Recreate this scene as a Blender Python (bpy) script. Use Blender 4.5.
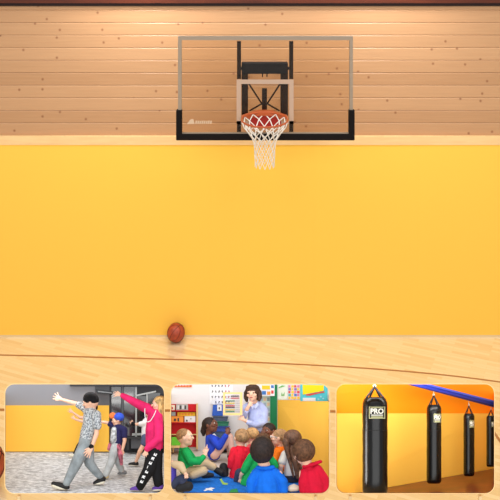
import bpy, bmesh, math, random
from mathutils import Vector, Matrix, Euler
random.seed(4)
SC = bpy.context.scene
for o in list(bpy.data.objects): bpy.data.objects.remove(o)
COL = SC.collection
# ------------------------------------------------------------------ camera, world, light, exposure
F, YH, CAMH = 800.0, -60.0, 4.647          # focal length in px, horizon row, eye height (photo is 500 px)
DW, DB = 9.41, 8.42                        # distance of the gym wall and of the backboard
cam = bpy.data.objects.new('camera', bpy.data.cameras.new('camera')); COL.objects.link(cam)
cam.location = (0, 0, CAMH); cam.rotation_euler = (math.pi/2, 0, 0)
cam.data.sensor_width = 36; cam.data.lens = 36*F/500; cam.data.shift_y = -(250-YH)/500
cam.data.clip_end = 60
SC.camera = cam
SC.view_settings.view_transform = 'Standard'; SC.view_settings.look = 'None'
SC.view_settings.gamma = 1; SC.view_settings.exposure = 0.0
w = bpy.data.worlds.new('gym_light'); SC.world = w; w.use_nodes = True
w.node_tree.nodes['Background'].inputs[0].default_value = (1.0, 1.0, 1.0, 1)
w.node_tree.nodes['Background'].inputs[1].default_value = 0.66
def area(name, loc, rot, sx, sy, power, col=(1, 1, .99)):
    d = bpy.data.lights.new(name, 'AREA'); d.shape = 'RECTANGLE'; d.size = sx; d.size_y = sy; d.energy = power; d.color = col
    o = bpy.data.objects.new(name, d); COL.objects.link(o); o.location = loc; o.rotation_euler = rot; return o
area('ceiling_light_bank', (0, 5.0, 8.2), (0, 0, 0), 12, 7, 420)
area('high_window_light', (0, -3.0, 6.5), (math.radians(70), 0, 0), 12, 4, 520)
def spot(loc, target, power, ang, blend=1.0):
    d = bpy.data.lights.new('wall_wash_lamp', 'SPOT'); d.energy = power; d.spot_size = math.radians(ang); d.spot_blend = blend
    d.color = (1, .98, .94); d.shadow_soft_size = .25
    o = bpy.data.objects.new('wall_wash_lamp', d); COL.objects.link(o); o.location = loc
    o.rotation_euler = (Vector(target)-Vector(loc)).to_track_quat('-Z', 'Y').to_euler()
spot((-1.25, 8.8, 4.75), (-1.25, DW, 3.75), 150, 130)
spot((1.55, 8.75, 4.85), (1.55, DW, 3.5), 150, 130)
spot((.2, 8.8, 4.9), (.2, DW, 3.7), 60, 130)

# ------------------------------------------------------------------ materials
def lin(c):
    out = []
    for v in c:
        v /= 255.0
        out.append(v/12.92 if v <= .04045 else ((v+.055)/1.055)**2.4)
    return (*out, 1)
MATS = {}
def mat(name, rgb, rough=.6, spec=.3, var=0, vscale=30, bump=0, bscale=200, metal=0, coat=0):
    if name in MATS: return MATS[name]
    m = bpy.data.materials.new(name); m.use_nodes = True
    nt = m.node_tree; b = nt.nodes['Principled BSDF']
    b.inputs['Base Color'].default_value = lin(rgb); b.inputs['Roughness'].default_value = rough
    b.inputs['Specular IOR Level'].default_value = spec; b.inputs['Metallic'].default_value = metal
    b.inputs['Coat Weight'].default_value = coat
    tc = nt.nodes.new('ShaderNodeTexCoord')
    if var:
        n = nt.nodes.new('ShaderNodeTexNoise'); n.inputs['Scale'].default_value = vscale; n.inputs['Detail'].default_value = 4
        nt.links.new(tc.outputs['Object'], n.inputs['Vector'])
        mx = nt.nodes.new('ShaderNodeMix'); mx.data_type = 'RGBA'
        mx.inputs[6].default_value = lin([max(0, v*(1-var)) for v in rgb]); mx.inputs[7].default_value = lin([min(255, v*(1+var)) for v in rgb])
        rp = nt.nodes.new('ShaderNodeMapRange'); rp.inputs[1].default_value = .3; rp.inputs[2].default_value = .7
        nt.links.new(n.outputs['Fac'], rp.inputs[0]); nt.links.new(rp.outputs[0], mx.inputs[0])
        nt.links.new(mx.outputs[2], b.inputs['Base Color'])
    if bump:
        n = nt.nodes.new('ShaderNodeTexNoise'); n.inputs['Scale'].default_value = bscale
        nt.links.new(tc.outputs['Object'], n.inputs['Vector'])
        bp = nt.nodes.new('ShaderNodeBump'); bp.inputs['Strength'].default_value = bump; bp.inputs['Distance'].default_value = .01
        nt.links.new(n.outputs['Fac'], bp.inputs['Height']); nt.links.new(bp.outputs[0], b.inputs['Normal'])
    MATS[name] = m; return m
def math_node(nt, op, a, b=None, c=None):
    n = nt.nodes.new('ShaderNodeMath'); n.operation = op
    for i, v in enumerate((a, b, c)):
        if v is None: continue
        if isinstance(v, (int, float)): n.inputs[i].default_value = v
        else: nt.links.new(v, n.inputs[i])
    return n.outputs[0]
def mixc(nt, fac, a, b, blend='MIX'):
    n = nt.nodes.new('ShaderNodeMix'); n.data_type = 'RGBA'; n.blend_type = blend
    if isinstance(fac, (int, float)): n.inputs[0].default_value = fac
    else: nt.links.new(fac, n.inputs[0])
    for i, v in ((6, a), (7, b)):
        if isinstance(v, tuple): n.inputs[i].default_value = v
        else: nt.links.new(v, n.inputs[i])
    return n.outputs[2]
def noise(nt, vec, scale, detail=3, rough=.5):
    n = nt.nodes.new('ShaderNodeTexNoise'); n.inputs['Scale'].default_value = scale; n.inputs['Detail'].default_value = detail
    n.inputs['Roughness'].default_value = rough; nt.links.new(vec, n.inputs['Vector']); return n.outputs['Fac']
def mapping(nt, vec, sc):
    n = nt.nodes.new('ShaderNodeMapping'); n.inputs['Scale'].default_value = sc; nt.links.new(vec, n.inputs['Vector']); return n.outputs[0]
BOARD = .1475
def wall_wood():
    m = bpy.data.materials.new('pine_boards'); m.use_nodes = True; nt = m.node_tree; b = nt.nodes['Principled BSDF']
    tc = nt.nodes.new('ShaderNodeTexCoord').outputs['Object']
    sp = nt.nodes.new('ShaderNodeSeparateXYZ'); nt.links.new(tc, sp.inputs[0])
    bid = math_node(nt, 'FLOOR', math_node(nt, 'DIVIDE', sp.outputs[2], BOARD))
    wn = nt.nodes.new('ShaderNodeTexWhiteNoise'); wn.noise_dimensions = '1D'; nt.links.new(bid, wn.inputs['W'])
    cx = nt.nodes.new('ShaderNodeCombineXYZ')
    nt.links.new(math_node(nt, 'MULTIPLY_ADD', wn.outputs['Value'], 37.0, sp.outputs[0]), cx.inputs[0])
    nt.links.new(sp.outputs[2], cx.inputs[2])
    g = noise(nt, mapping(nt, cx.outputs[0], (.9, 1, 22)), 2.0, 6, .6)
    c1 = mixc(nt, g, lin((154, 110, 74)), lin((196, 152, 110)))
    c2 = mixc(nt, wn.outputs['Value'], lin((178, 134, 94)), lin((200, 156, 114)))
    c = mixc(nt, .5, c1, c2)
    v = nt.nodes.new('ShaderNodeTexVoronoi'); v.inputs['Scale'].default_value = 1.0; v.voronoi_dimensions = '2D'
    cx2 = nt.nodes.new('ShaderNodeCombineXYZ')
    nt.links.new(math_node(nt, 'MULTIPLY', cx.outputs[0] if False else math_node(nt, 'MULTIPLY_ADD', wn.outputs['Value'], 37.0, sp.outputs[0]), 3.6), cx2.inputs[0])
    nt.links.new(math_node(nt, 'MULTIPLY', sp.outputs[2], 3.4), cx2.inputs[1])
    nt.links.new(cx2.outputs[0], v.inputs['Vector'])
    sc = nt.nodes.new('ShaderNodeSeparateColor'); nt.links.new(v.outputs['Color'], sc.inputs[0])
    on = math_node(nt, 'GREATER_THAN', sc.outputs[0], .45)
    kn = nt.nodes.new('ShaderNodeMapRange'); kn.inputs[1].default_value = .015; kn.inputs[2].default_value = .075
    kn.inputs[3].default_value = 1; kn.inputs[4].default_value = 0; nt.links.new(v.outputs['Distance'], kn.inputs[0])
    kf = math_node(nt, 'MULTIPLY', math_node(nt, 'MULTIPLY', kn.outputs[0], on), .75)
    c = mixc(nt, kf, c, lin((120, 66, 34)))
    nt.links.new(c, b.inputs['Base Color']); b.inputs['Roughness'].default_value = .38; b.inputs['Specular IOR Level'].default_value = .4
    return m
def plain_wood(name, a, bb, sc=(1, 8, 8), scale=3, rough=.4):
    m = bpy.data.materials.new(name); m.use_nodes = True; nt = m.node_tree; b = nt.nodes['Principled BSDF']
    tc = nt.nodes.new('ShaderNodeTexCoord').outputs['Object']
    g = noise(nt, mapping(nt, tc, sc), scale, 6, .6)
    nt.links.new(mixc(nt, g, lin(a), lin(bb)), b.inputs['Base Color']); b.inputs['Roughness'].default_value = rough
    b.inputs['Specular IOR Level'].default_value = .3
    return m
def floor_wood():
    m = bpy.data.materials.new('maple_strip_floor'); m.use_nodes = True; nt = m.node_tree; b = nt.nodes['Principled BSDF']
    tc = nt.nodes.new('ShaderNodeTexCoord').outputs['Object']
    rt = nt.nodes.new('ShaderNodeMapping'); rt.inputs['Rotation'].default_value = (0, 0, .42); nt.links.new(tc, rt.inputs['Vector']); tc = rt.outputs[0]
    br = nt.nodes.new('ShaderNodeTexBrick'); nt.links.new(tc, br.inputs['Vector'])
    br.offset = .37; br.offset_frequency = 2; br.squash = 1
    br.inputs['Color1'].default_value = lin((230, 208, 168)); br.inputs['Color2'].default_value = lin((206, 174, 124)); br.inputs['Mortar'].default_value = lin((204, 170, 116))
    br.inputs['Scale'].default_value = 1; br.inputs['Mortar Size'].default_value = .0012; br.inputs['Brick Width'].default_value = .4; br.inputs['Row Height'].default_value = .05
    br.inputs['Bias'].default_value = -.2
    g = noise(nt, mapping(nt, tc, (1, 14, 1)), 3.5, 5, .6)
    c = mixc(nt, .35, br.outputs['Color'], mixc(nt, g, lin((204, 168, 114)), lin((238, 216, 172))))
    nt.links.new(c, b.inputs['Base Color']); b.inputs['Roughness'].default_value = .16; b.inputs['Specular IOR Level'].default_value = .55
    b.inputs['Coat Weight'].default_value = 1; b.inputs['Coat Roughness'].default_value = .02; b.inputs['Coat IOR'].default_value = 2.0
    return m
def carpet_tile():
    m = bpy.data.materials.new('grey_streaked_carpet'); m.use_nodes = True; nt = m.node_tree; b = nt.nodes['Principled BSDF']
    tc = nt.nodes.new('ShaderNodeTexCoord').outputs['Object']
    mp = nt.nodes.new('ShaderNodeMapping'); mp.inputs['Rotation'].default_value = (0, 0, .35); mp.inputs['Scale'].default_value = (30, 60, 60)
    nt.links.new(tc, mp.inputs['Vector'])
    g = noise(nt, mp.outputs[0], 1.0, 5, .7)
    r = nt.nodes.new('ShaderNodeMapRange'); r.inputs[1].default_value = .33; r.inputs[2].default_value = .68; nt.links.new(g, r.inputs[0])
    nt.links.new(mixc(nt, r.outputs[0], lin((128, 132, 138)), lin((248, 252, 255))), b.inputs['Base Color']); b.inputs['Roughness'].default_value = .9
    return m
def glass_mat():
    m = bpy.data.materials.new('clear_board_glass'); m.use_nodes = True; nt = m.node_tree
    out = nt.nodes['Material Output']; nt.nodes.remove(nt.nodes['Principled BSDF'])
    t = nt.nodes.new('ShaderNodeBsdfTransparent'); t.inputs[0].default_value = (.93, .89, .83, 1)
    g = nt.nodes.new('ShaderNodeBsdfGlossy'); g.inputs['Roughness'].default_value = .2
    mx = nt.nodes.new('ShaderNodeMixShader'); mx.inputs[0].default_value = .015
    nt.links.new(t.outputs[0], mx.inputs[1]); nt.links.new(g.outputs[0], mx.inputs[2]); nt.links.new(mx.outputs[0], out.inputs[0])
    return m
def shirt_pattern():
    m = bpy.data.materials.new('speckled_grey_tee'); m.use_nodes = True; nt = m.node_tree; b = nt.nodes['Principled BSDF']
    tc = nt.nodes.new('ShaderNodeTexCoord').outputs['Object']
    g = noise(nt, tc, 120, 3, .6); r = nt.nodes.new('ShaderNodeMapRange'); r.inputs[1].default_value = .44; r.inputs[2].default_value = .56; nt.links.new(g, r.inputs[0])
    nt.links.new(mixc(nt, r.outputs[0], lin((110, 116, 124)), lin((196, 202, 206))), b.inputs['Base Color']); b.inputs['Roughness'].default_value = .9
    return m

YELLOW = mat('yellow_vinyl', (250, 195, 79), .6, .08)
# ------------------------------------------------------------------ geometry helpers (world space)
def at(px, py, D): return Vector(((px-250)*D/F, D, CAMH-(py-YH)*D/F))
class MB:
    def __init__(s): s.v = []; s.f = []
    def add(s, vs, fs):
        n = len(s.v); s.v += [Vector(v) for v in vs]; s.f += [[i+n for i in f] for f in fs]
    def box(s, lo, hi):
        x0, y0, z0 = lo; x1, y1, z1 = hi
        s.add([(x0,y0,z0),(x1,y0,z0),(x1,y1,z0),(x0,y1,z0),(x0,y0,z1),(x1,y0,z1),(x1,y1,z1),(x0,y1,z1)],
              [(3,2,1,0),(4,5,6,7),(0,1,5,4),(1,2,6,5),(2,3,7,6),(3,0,4,7)])
    def capsule(s, p, q, r1, r2, n=12, h=3, flat=False):
        p, q = Vector(p), Vector(q); d = q-p; L = d.length
        if L < 1e-9: d = Vector((0, 0, 1)); L = 0
        z = d.normalized() if L else Vector((0, 0, 1))
        x = z.orthogonal().normalized(); y = z.cross(x)
        rings = []
        if flat: rings = [(p, r1), (q, r2)]
        else:
            for i in range(1, h+1):
                a = math.pi/2*i/h; rings.append((p-z*r1*math.cos(a), r1*math.sin(a)))
            for i in range(h, 0, -1):
                a = math.pi/2*i/h; rings.append((q+z*r2*math.cos(a), r2*math.sin(a)))
        vs = [c+(x*math.cos(2*math.pi*k/n)+y*math.sin(2*math.pi*k/n))*r for c, r in rings for k in range(n)]
        fs = []
        for i in range(len(rings)-1):
            for k in range(n): fs.append((i*n+k, i*n+(k+1) % n, (i+1)*n+(k+1) % n, (i+1)*n+k))
        m = len(rings)-1
        if flat: fs += [tuple(range(n-1, -1, -1)), tuple(m*n+k for k in range(n))]
        else:
            a = len(vs); vs += [p-z*r1, q+z*r2]
            for k in range(n): fs += [(a, (k+1) % n, k), (a+1, m*n+k, m*n+(k+1) % n)]
        s.add(vs, fs)
    def chain(s, pts, n=12, h=3):
        for a, b in zip(pts, pts[1:]): s.capsule(a[:3], b[:3], a[3], b[3], n, h)
    def tube(s, pts, r, n=6, closed=False):
        pts = [Vector(p) for p in pts]; N = len(pts); vs = []; fs = []
        for i, p in enumerate(pts):
            d = (pts[(i+1) % N]-pts[i-1]) if closed else (pts[min(i+1, N-1)]-pts[max(i-1, 0)])
            z = d.normalized(); ref = Vector((0, 0, 1)) if abs(z.z) < .9 else Vector((1, 0, 0))
            x = z.cross(ref).normalized(); y = z.cross(x)
            vs += [p+(x*math.cos(2*math.pi*k/n)+y*math.sin(2*math.pi*k/n))*r for k in range(n)]
        for i in range(N if closed else N-1):
            j = (i+1) % N
            for k in range(n): fs.append((i*n+k, i*n+(k+1) % n, j*n+(k+1) % n, j*n+k))
        if not closed: fs += [tuple(range(n-1, -1, -1)), tuple((N-1)*n+k for k in range(n))]
        s.add(vs, fs)
    def ell(s, c, r, M=None, seg=16, rings=10):
        c = Vector(c); vs = []; fs = []
        if isinstance(r, (int, float)): r = (r, r, r)
        for i in range(1, rings):
            a = math.pi*i/rings
            for k in range(seg):
                b = 2*math.pi*k/seg; vs.append(Vector((r[0]*math.sin(a)*math.cos(b), r[1]*math.cos(a), -r[2]*math.sin(a)*math.sin(b))))
        n = len(vs); vs += [Vector((0, r[1], 0)), Vector((0, -r[1], 0))]
        for i in range(rings-2):
            for k in range(seg): fs.append((i*seg+k, (i+1)*seg+k, (i+1)*seg+(k+1) % seg, i*seg+(k+1) % seg))
        for k in range(seg): fs += [(n, k, (k+1) % seg), (n+1, (rings-2)*seg+(k+1) % seg, (rings-2)*seg+k)]
        if M is not None: vs = [M @ v for v in vs]
        s.add([v+c for v in vs], fs)
    def prism(s, poly, d0, d1, put):            # poly of 2-D points, extruded from depth d0 to d1 by put(x, y, d)
        n = len(poly); vs = [put(x, y, d) for d in (d0, d1) for x, y in poly]
        s.add(vs, [tuple(range(n)), tuple(n+k for k in range(n-1, -1, -1))]+[(k, n+k, n+(k+1) % n, (k+1) % n) for k in range(n)])
def link(name, verts, faces, m, parent=None, base=Vector((0, 0, 0)), smooth=False, fix=True):
    me = bpy.data.meshes.new(name); me.from_pydata([tuple(Vector(v)-base) for v in verts], [], faces)
    if fix:
        b = bmesh.new(); b.from_mesh(me); bmesh.ops.recalc_face_normals(b, faces=b.faces); b.to_mesh(me); b.free()
    if smooth:
        for p in me.polygons: p.use_smooth = True
    me.materials.append(m); o = bpy.data.objects.new(name, me); COL.objects.link(o)
    if parent: o.parent = parent
    else: o.location = base
    return o
def tag(o, label=None, cat=None, group=None, kind=None):
    if label: o['label'] = label
    if cat: o['category'] = cat
    if group: o['group'] = group
    if kind: o['kind'] = kind
    return o
def empty(name, loc, label, cat, group=None):
    o = bpy.data.objects.new(name, None); COL.objects.link(o); o.location = loc; o.empty_display_size = .1
    return tag(o, label, cat, group)
def part(name, mb, m, root, smooth=False, bevel=0, label=None):
    base = Vector(root.location) if root.parent is None else Vector(root.parent.location)
    o = link(name, mb.v, mb.f, m, root, base, smooth)
    if bevel:
        bv = o.modifiers.new('bevel', 'BEVEL'); bv.width = bevel; bv.segments = 2; bv.limit_method = 'ANGLE'
    if label: o['label'] = label
    return o

# ------------------------------------------------------------------ the gym: floor, wall, trim
mb = MB(); mb.box((-9, -1, -.1), (9, DW+.3, 0))
tag(link('floor', mb.v, mb.f, floor_wood()), 'glossy pale maple gym floor', kind='structure')
zt = at(0, 5.5, DW).z; zr = at(0, 135.3, DW).z; zp = at(0, 143.2, DW-.05).z
mb = MB(); prof = []; z = zr-.0
k0 = 0
zs = []
zz = zr
while zz < zt: zs.append(zz); zz += BOARD
zs.append(zt)
g = .006
prof = [(DW, 0.0), (DW, zr)]
for a, b in zip(zs, zs[1:]): prof += [(DW+.008, a), (DW, a+.003), (DW, b-.012), (DW+.008, b)]
n = len(prof)
mb.add([(-9, y, z) for y, z in prof]+[(9, y, z) for y, z in prof], [(i, i+n, i+n+1, i+1) for i in range(n-1)])
mb.box((-9, DW+.012, 0), (9, DW+.3, zt+1.4))
wo = link('wall_back', [v-Vector((0, 0, zr)) for v in mb.v], mb.f, wall_wood(), fix=False); wo.location.z = zr
tag(wo, 'wall of horizontal pine boards above the yellow padding', kind='structure')
mb = MB(); mb.box((-9, DW-.055, zp-.02), (9, DW-.001, zr))
tag(link('trim_1', mb.v, mb.f, plain_wood('rail_wood', (222, 176, 120), (246, 210, 152), (1, 8, 8), 3)), 'pale wood rail between boards and padding', kind='structure')
dk = plain_wood('dark_beam_wood', (48, 16, 8), (104, 44, 18), (1, 9, 9), 2)
mb = MB(); mb.box((-9, DW-.02, at(0, 5.8, DW).z), (9, DW+.1, at(0, 3.2, DW).z))
tag(link('trim_2', mb.v, mb.f, mat('trim_dark', (34, 9, 6), .5)), 'dark red line of moulding along the top', kind='structure')
mb = MB(); mb.box((-9, DW-.06, at(0, 3.2, DW-.06).z), (9, DW+.1, at(0, -60, DW).z))
tag(link('trim_3', mb.v, mb.f, dk), 'brown timber beam above the boards', kind='structure')
# padding on the wall, one run of vinyl panels
xs = [-9+1.22*i for i in range(15)]+[9]
mb = MB(); ztop, zbot = at(0, 143.2, DW-.05).z, at(0, 335.0, DW-.05).z
prof = []
for a, b in zip(xs, xs[1:]): prof += [(a, DW-.0492), (a+.003, DW-.05), (b-.003, DW-.05)]
prof.append((9, DW-.0492)); n = len(prof)
mb.add([(x, y, ztop) for x, y in prof]+[(x, y, zbot) for x, y in prof]+[(x, DW-.001, ztop) for x, y in prof]+[(x, DW-.001, zbot) for x, y in prof],
       [(i, i+n, i+n+1, i+1) for i in range(n-1)]+[(i, i+1, i+1+2*n, i+2*n) for i in range(n-1)]+[(i+n, i+3*n, i+1+3*n, i+1+n) for i in range(n-1)])
po = link('wall_padding', mb.v, mb.f, YELLOW)
tag(po, 'long plain yellow padding covering the lower gym wall behind the ball', 'wall padding')
mb = MB(); mb.box((-9, DW-.05, 0), (9, DW-.001, zbot-.0005))
tag(link('baseboard_back', mb.v, mb.f, mat('base_strip', (226, 196, 146), .5)), 'thin base strip under the padding', kind='structure')
# court lines painted on the floor
def floor_pt(px, py): return at(px, py, CAMH*F/(py-YH))
def court_line(name, pts, wpx, label):
    mb = MB(); vs = []
    for x, y in pts: a, b = floor_pt(x, y-wpx/2), floor_pt(x, y+wpx/2); vs += [a+Vector((0, 0, .0012)), b+Vector((0, 0, .0012))]
    mb.add(vs, [(2*i, 2*i+1, 2*i+3, 2*i+2) for i in range(len(pts)-1)])
    tag(link(name, mb.v, mb.f, mat('line_paint', (160, 104, 60), .3, .4)), label, kind='structure')
def smoothpts(p, n=8):
    out = []
    for i in range(len(p)-1):
        p0, p1, p2, p3 = p[max(i-1, 0)], p[i], p[i+1], p[min(i+2, len(p)-1)]
        for k in range(n):
            t = k/n
            out.append(tuple(.5*((2*b)+(-a+c)*t+(2*a-5*b+4*c-d)*t*t+(-a+3*b-3*c+d)*t**3) for a, b, c, d in zip(p0, p1, p2, p3)))
    return out+[p[-1]]
court_line('floor_line_1', smoothpts([(-80, 352), (0, 355), (60, 356.3), (130, 358.2), (190, 360), (250, 362.3), (310, 365), (375, 369), (440, 374.6), (500, 382), (600, 396)]), 1.3, 'thin brown court line curving along the floor')
court_line('floor_line_2', [(-100, 409.3), (340, 411.5), (420, 411.8)], 2.4, 'brown court line running behind the display boxes')
court_line('floor_line_3', smoothpts([(478, 404), (488, 422), (494, 432), (501, 442), (516, 456)]), 4.2, 'dark brown court arc at the right edge')

# ------------------------------------------------------------------ basketballs
def basketball(c, r, label, M):
    root = empty('basketball', (c.x, c.y, c.z-r), label, 'basketball')
    b = MB(); b.ell(c, r, None, 40, 24)
    part('ball_skin', b, mat('ball_leather', (160, 62, 32), .38, .4, var=.12, vscale=20, bump=.25, bscale=260), root, True)
    s = MB(); R = r*1.004
    curves = [[(0, math.cos(a), math.sin(a)) for a in (2*math.pi*k/48 for k in range(48))],
              [(math.cos(a), 0, math.sin(a)) for a in (2*math.pi*k/48 for k in range(48))]]
    for sg in (-1, 1):
        cv = []
        for k in range(48):
            a = 2*math.pi*k/48; v = Vector((sg*(.62+.16*math.cos(2*a)), .78*math.cos(a), .78*math.sin(a))).normalized(); cv.append(tuple(v))
        curves.append(cv)
    for cv in curves: s.tube([c+(M @ Vector(p))*R for p in cv], r*.026, 6, True)
    part('seam', s, mat('ball_seam', (58, 22, 14), .6), root, True)
    return root
pb = floor_pt(176, 341.6)
rb = 8.9*pb.y/F
basketball(Vector((pb.x, pb.y, rb+.001)), rb, 'small orange-brown basketball lying by the foot of the yellow padding', Euler((.5, .35, 1.2)).to_matrix())
pc = floor_pt(-14, 484.8); rc = 19.0*pc.y/F
basketball(Vector((pc.x, pc.y, rc+.004)), rc, 'red-brown basketball cut off by the left edge beside the dancers', Euler((.2, .9, .4)).to_matrix())

# ------------------------------------------------------------------ basketball hoop
hoop = empty('basketball_hoop', at(264.5, 137, DW), 'glass basketball backboard with orange rim and white net on the board wall', 'basketball hoop')
def slab(mb, x0, y0, x1, y1, D0, D1, DP=None):
    a, b = at(x0, y0, DP or D0), at(x1, y1, DP or D0); mb.box((a.x, D0, b.z), (b.x, D1, a.z))
b = MB(); slab(b, 179, 37, 352, 137, DB, DB+.014); part('backboard_glass', b, glass_mat(), hoop)
fm = mat('board_edge_aluminium', (152, 136, 118), .5, .2)
b = MB(); slab(b, 178, 36.3, 353, 40.2, DB-.008, DB+.03); slab(b, 178, 40.2, 181.6, 137, DB-.008, DB+.03); slab(b, 349.6, 40.2, 353, 137, DB-.008, DB+.03); slab(b, 178, 132.8, 353, 135, DB-.008, DB+.03)
part('board_frame', b, fm, hoop)
b = MB()
for q in ((236.6, 79.6, 293.6, 84.0), (236.6, 84, 241, 124), (289.2, 84, 293.6, 124), (236.6, 121, 293.6, 124)): slab(b, *q, DB-.004, DB-.001)
part('target_square', b, mat('target_white', (186, 158, 136), .5), hoop)
b = MB(); P2 = [(176, 110.3), (181.8, 110.3), (181.8, 134.2), (349, 134.2), (349, 110.3), (354.8, 110.3), (354.8, 140.6), (176, 140.6)]
b.prism(P2, DB-.03, DB+.045, lambda x, y, d: Vector((at(x, y, DB-.03).x, d, at(x, y, DB-.03).z)))
part('edge_padding', b, mat('black_edge_foam', (16, 11, 10), .7, .15), hoop, bevel=.008)
dm = mat('bracket_steel', (36, 24, 20), .6, .2); nv = mat('beam_steel', (22, 25, 34), .6, .2)
for q in ((237, 41.5, 241, 79), (289.3, 41.5, 293.3, 79), (237, 123.5, 241, 133.2), (289.3, 123.5, 293.3, 133.2)):
    b = MB(); slab(b, *q, DB+.03, DB+.07); part('mounting_rail', b, dm, hoop)
for q in ((241.6, 72, 248, 116), (280.6, 72, 288, 116)):
    b = MB(); slab(b, *q, DB+.08, DB+.14); part('upright', b, dm, hoop)
b = MB(); slab(b, 241.6, 63.2, 288, 74, DB+.06, DB+.18); slab(b, 240, 67, 293, 70, DB+.07, DB+.1); part('cross_beam', b, nv, hoop, bevel=.006)
for x in (262.5, 267):
    b = MB(); b.capsule(at(x, 74, DB+.1), at(x, 76.4, DB+.1), .007, .007); part('bolt', b, dm, hoop)
def bar(mb, p, q, r, n=8): mb.capsule(p, q, r, r, n, 2)
for p, q in (((249, 84), (262, 104)), ((280, 84), (267, 104)), ((250, 110.5), (263, 103)), ((279, 110.5), (266, 103))):
    b = MB(); bar(b, at(*p, DB+.1), at(*q, DB+.1), .009); part('diagonal_brace', b, dm, hoop)
b = MB(); slab(b, 262, 89, 267, 111, DB+.05, DB+.1); part('centre_post', b, dm, hoop)
for x, y in ((244.4, 81), (285.4, 81), (244.4, 113), (285.4, 113)):
    b = MB(); p = at(x, y, DB+.12); bar(b, p, Vector((p.x, DW+.01, p.z)), .022); part('wall_arm', b, dm, hoop)
orm = mat('rim_orange', (176, 80, 34), .4, .4); red = mat('mount_red', (176, 34, 26), .45, .4)
b = MB(); slab(b, 249, 114, 281, 127, DB-.03, DB-.012); part('mount_plate', b, red, hoop)
b = MB(); b.prism([(241.5, 116.5), (257, 111.2), (272, 111.2), (287.5, 116.5), (283, 118), (270, 114.6), (259, 114.6), (246, 118)], DB-.16, DB-.03, lambda x, y, d: Vector((at(x, y, DB-.1).x, d, at(x, y, DB-.1).z)))
part('rim_bracket', b, orm, hoop)
Dr = DB-.15-.225; rc0 = at(264.7, 119.6, Dr); RR = .232; dr = math.radians(6)
def rim_pt(a, r=RR, dz=0): return rc0+Vector((r*math.cos(a), -r*math.sin(a)*math.cos(dr), -r*math.sin(a)*math.sin(-dr)*-1+dz))
b = MB(); b.tube([rim_pt(2*math.pi*k/48) for k in range(48)], .0088, 10, True); part('rim', b, orm, hoop, True)
netm = mat('net_cord', (226, 220, 210), .8, .2)
b = MB(); NS = 12; lev = [(0, 1.0, -.012), (.13, .93, 0), (.26, .74, 0), (.38, .56, 0), (.5, .47, 0), (.62, .45, 0), (.74, .44, 0), (.86, .43, 0), (1.0, .42, 0)]
HN = .475
def npt(i, l):
    t, k, dz = lev[l]; a = 2*math.pi*(i+(.5 if l % 2 else 0))/NS
    p = rim_pt(a, RR*k, 0); p.z = (p.z-rc0.z)*(1-t)+rc0.z-HN*t+dz; return p
for i in range(NS):
    for l in range(len(lev)-1):
        j = i if l % 2 == 0 else i+1
        rr = .0052 if l < 3 else .0034
        b.capsule(npt(i, l), npt(i if l % 2 == 0 else i+1, l+1), rr, rr, 6, 2)
        b.capsule(npt(i, l), npt(i-1 if l % 2 == 0 else i, l+1), rr, rr, 6, 2)
part('net', b, netm, hoop)
for i in range(NS):
    b = MB(); b.capsule(rim_pt(2*math.pi*i/NS, RR, -.009), rim_pt(2*math.pi*i/NS, RR, -.026), .006, .005, 6, 2)
    part('net_hook', b, orm, hoop)
b = MB(); pw = lambda x, y, d: Vector((at(x, y, DB-.002).x, d, at(x, y, DB-.002).z))
b.prism([(186.8, 124), (190.5, 119.4), (193.3, 119), (194.6, 124)], DB-.003, DB-.001, pw)
for k in range(8):
    x = 195.2+k*2.1; b.prism([(x, 123.8), (x+.5, 120.6+.25*(k % 3)), (x+1.9, 120.6), (x+1.5, 123.8)], DB-.003, DB-.001, pw)
part('board_emblem', b, mat('emblem_white', (206, 178, 148), .5), hoop)

# ------------------------------------------------------------------ the three open display boxes and what stands in them
T0, T1 = 5.3, 6.35
class Inset:
    def __init__(s, x0, x1, yb, y0=384.3, y1=493.2):
        s.x0, s.x1, s.y0, s.y1 = x0, x1, y0, y1
        s.A = s.ray((x0+x1)/2, 438.5).normalized()
        a, b, c = s.pt(x0, y1, T0), s.pt(x1, y1, T0), s.pt((x0+x1)/2, yb, T1)
        s.n = (b-a).cross(c-a).normalized(); s.p0 = a
    def ray(s, x, y): return Vector(((x-250)/F, 1, -(y-YH)/F))
    def pt(s, x, y, t): d = s.ray(x, y); return Vector((0, 0, CAMH))+d*(t/d.dot(s.A))
    def floor(s, x, y, lift=.0075):           # distance along the axis at which the box floor lies under pixel x, y
        d = s.ray(x, y); k = (s.p0+s.n*(lift if s.n.z > 0 else -lift)-Vector((0, 0, CAMH))).dot(s.n)/d.dot(s.n); return k*d.dot(s.A)
    def K(s, t): return t/F*.86
    def inside(s, x, y, r=9, e=.25):          # keep a point within the rounded opening (things are cut off at the box sides)
        x = min(max(x, s.x0+e), s.x1-e); y = min(max(y, s.y0+e), s.y1-e)
        cx = min(max(x, s.x0+r), s.x1-r); cy = min(max(y, s.y0+r), s.y1-r); d = math.hypot(x-cx, y-cy)
        if d > r-e: x, y = cx+(x-cx)*(r-e)/d, cy+(y-cy)*(r-e)/d
        return x, y
    def put(s, t):
        k = s.K(t); return lambda v: s.pt(*s.inside(v[0], -v[1]), t-v[2]*k)
def rrect(x0, y0, x1, y1, r, n=6):
    out = []
    for cx, cy, a0 in ((x1-r, y0+r, -90), (x1-r, y1-r, 0), (x0+r, y1-r, 90), (x0+r, y0+r, 180)):
        for k in range(n+1): a = math.radians(a0+90*k/n); out.append((cx+r*math.cos(a), cy+r*math.sin(a)))
    return out
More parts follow.
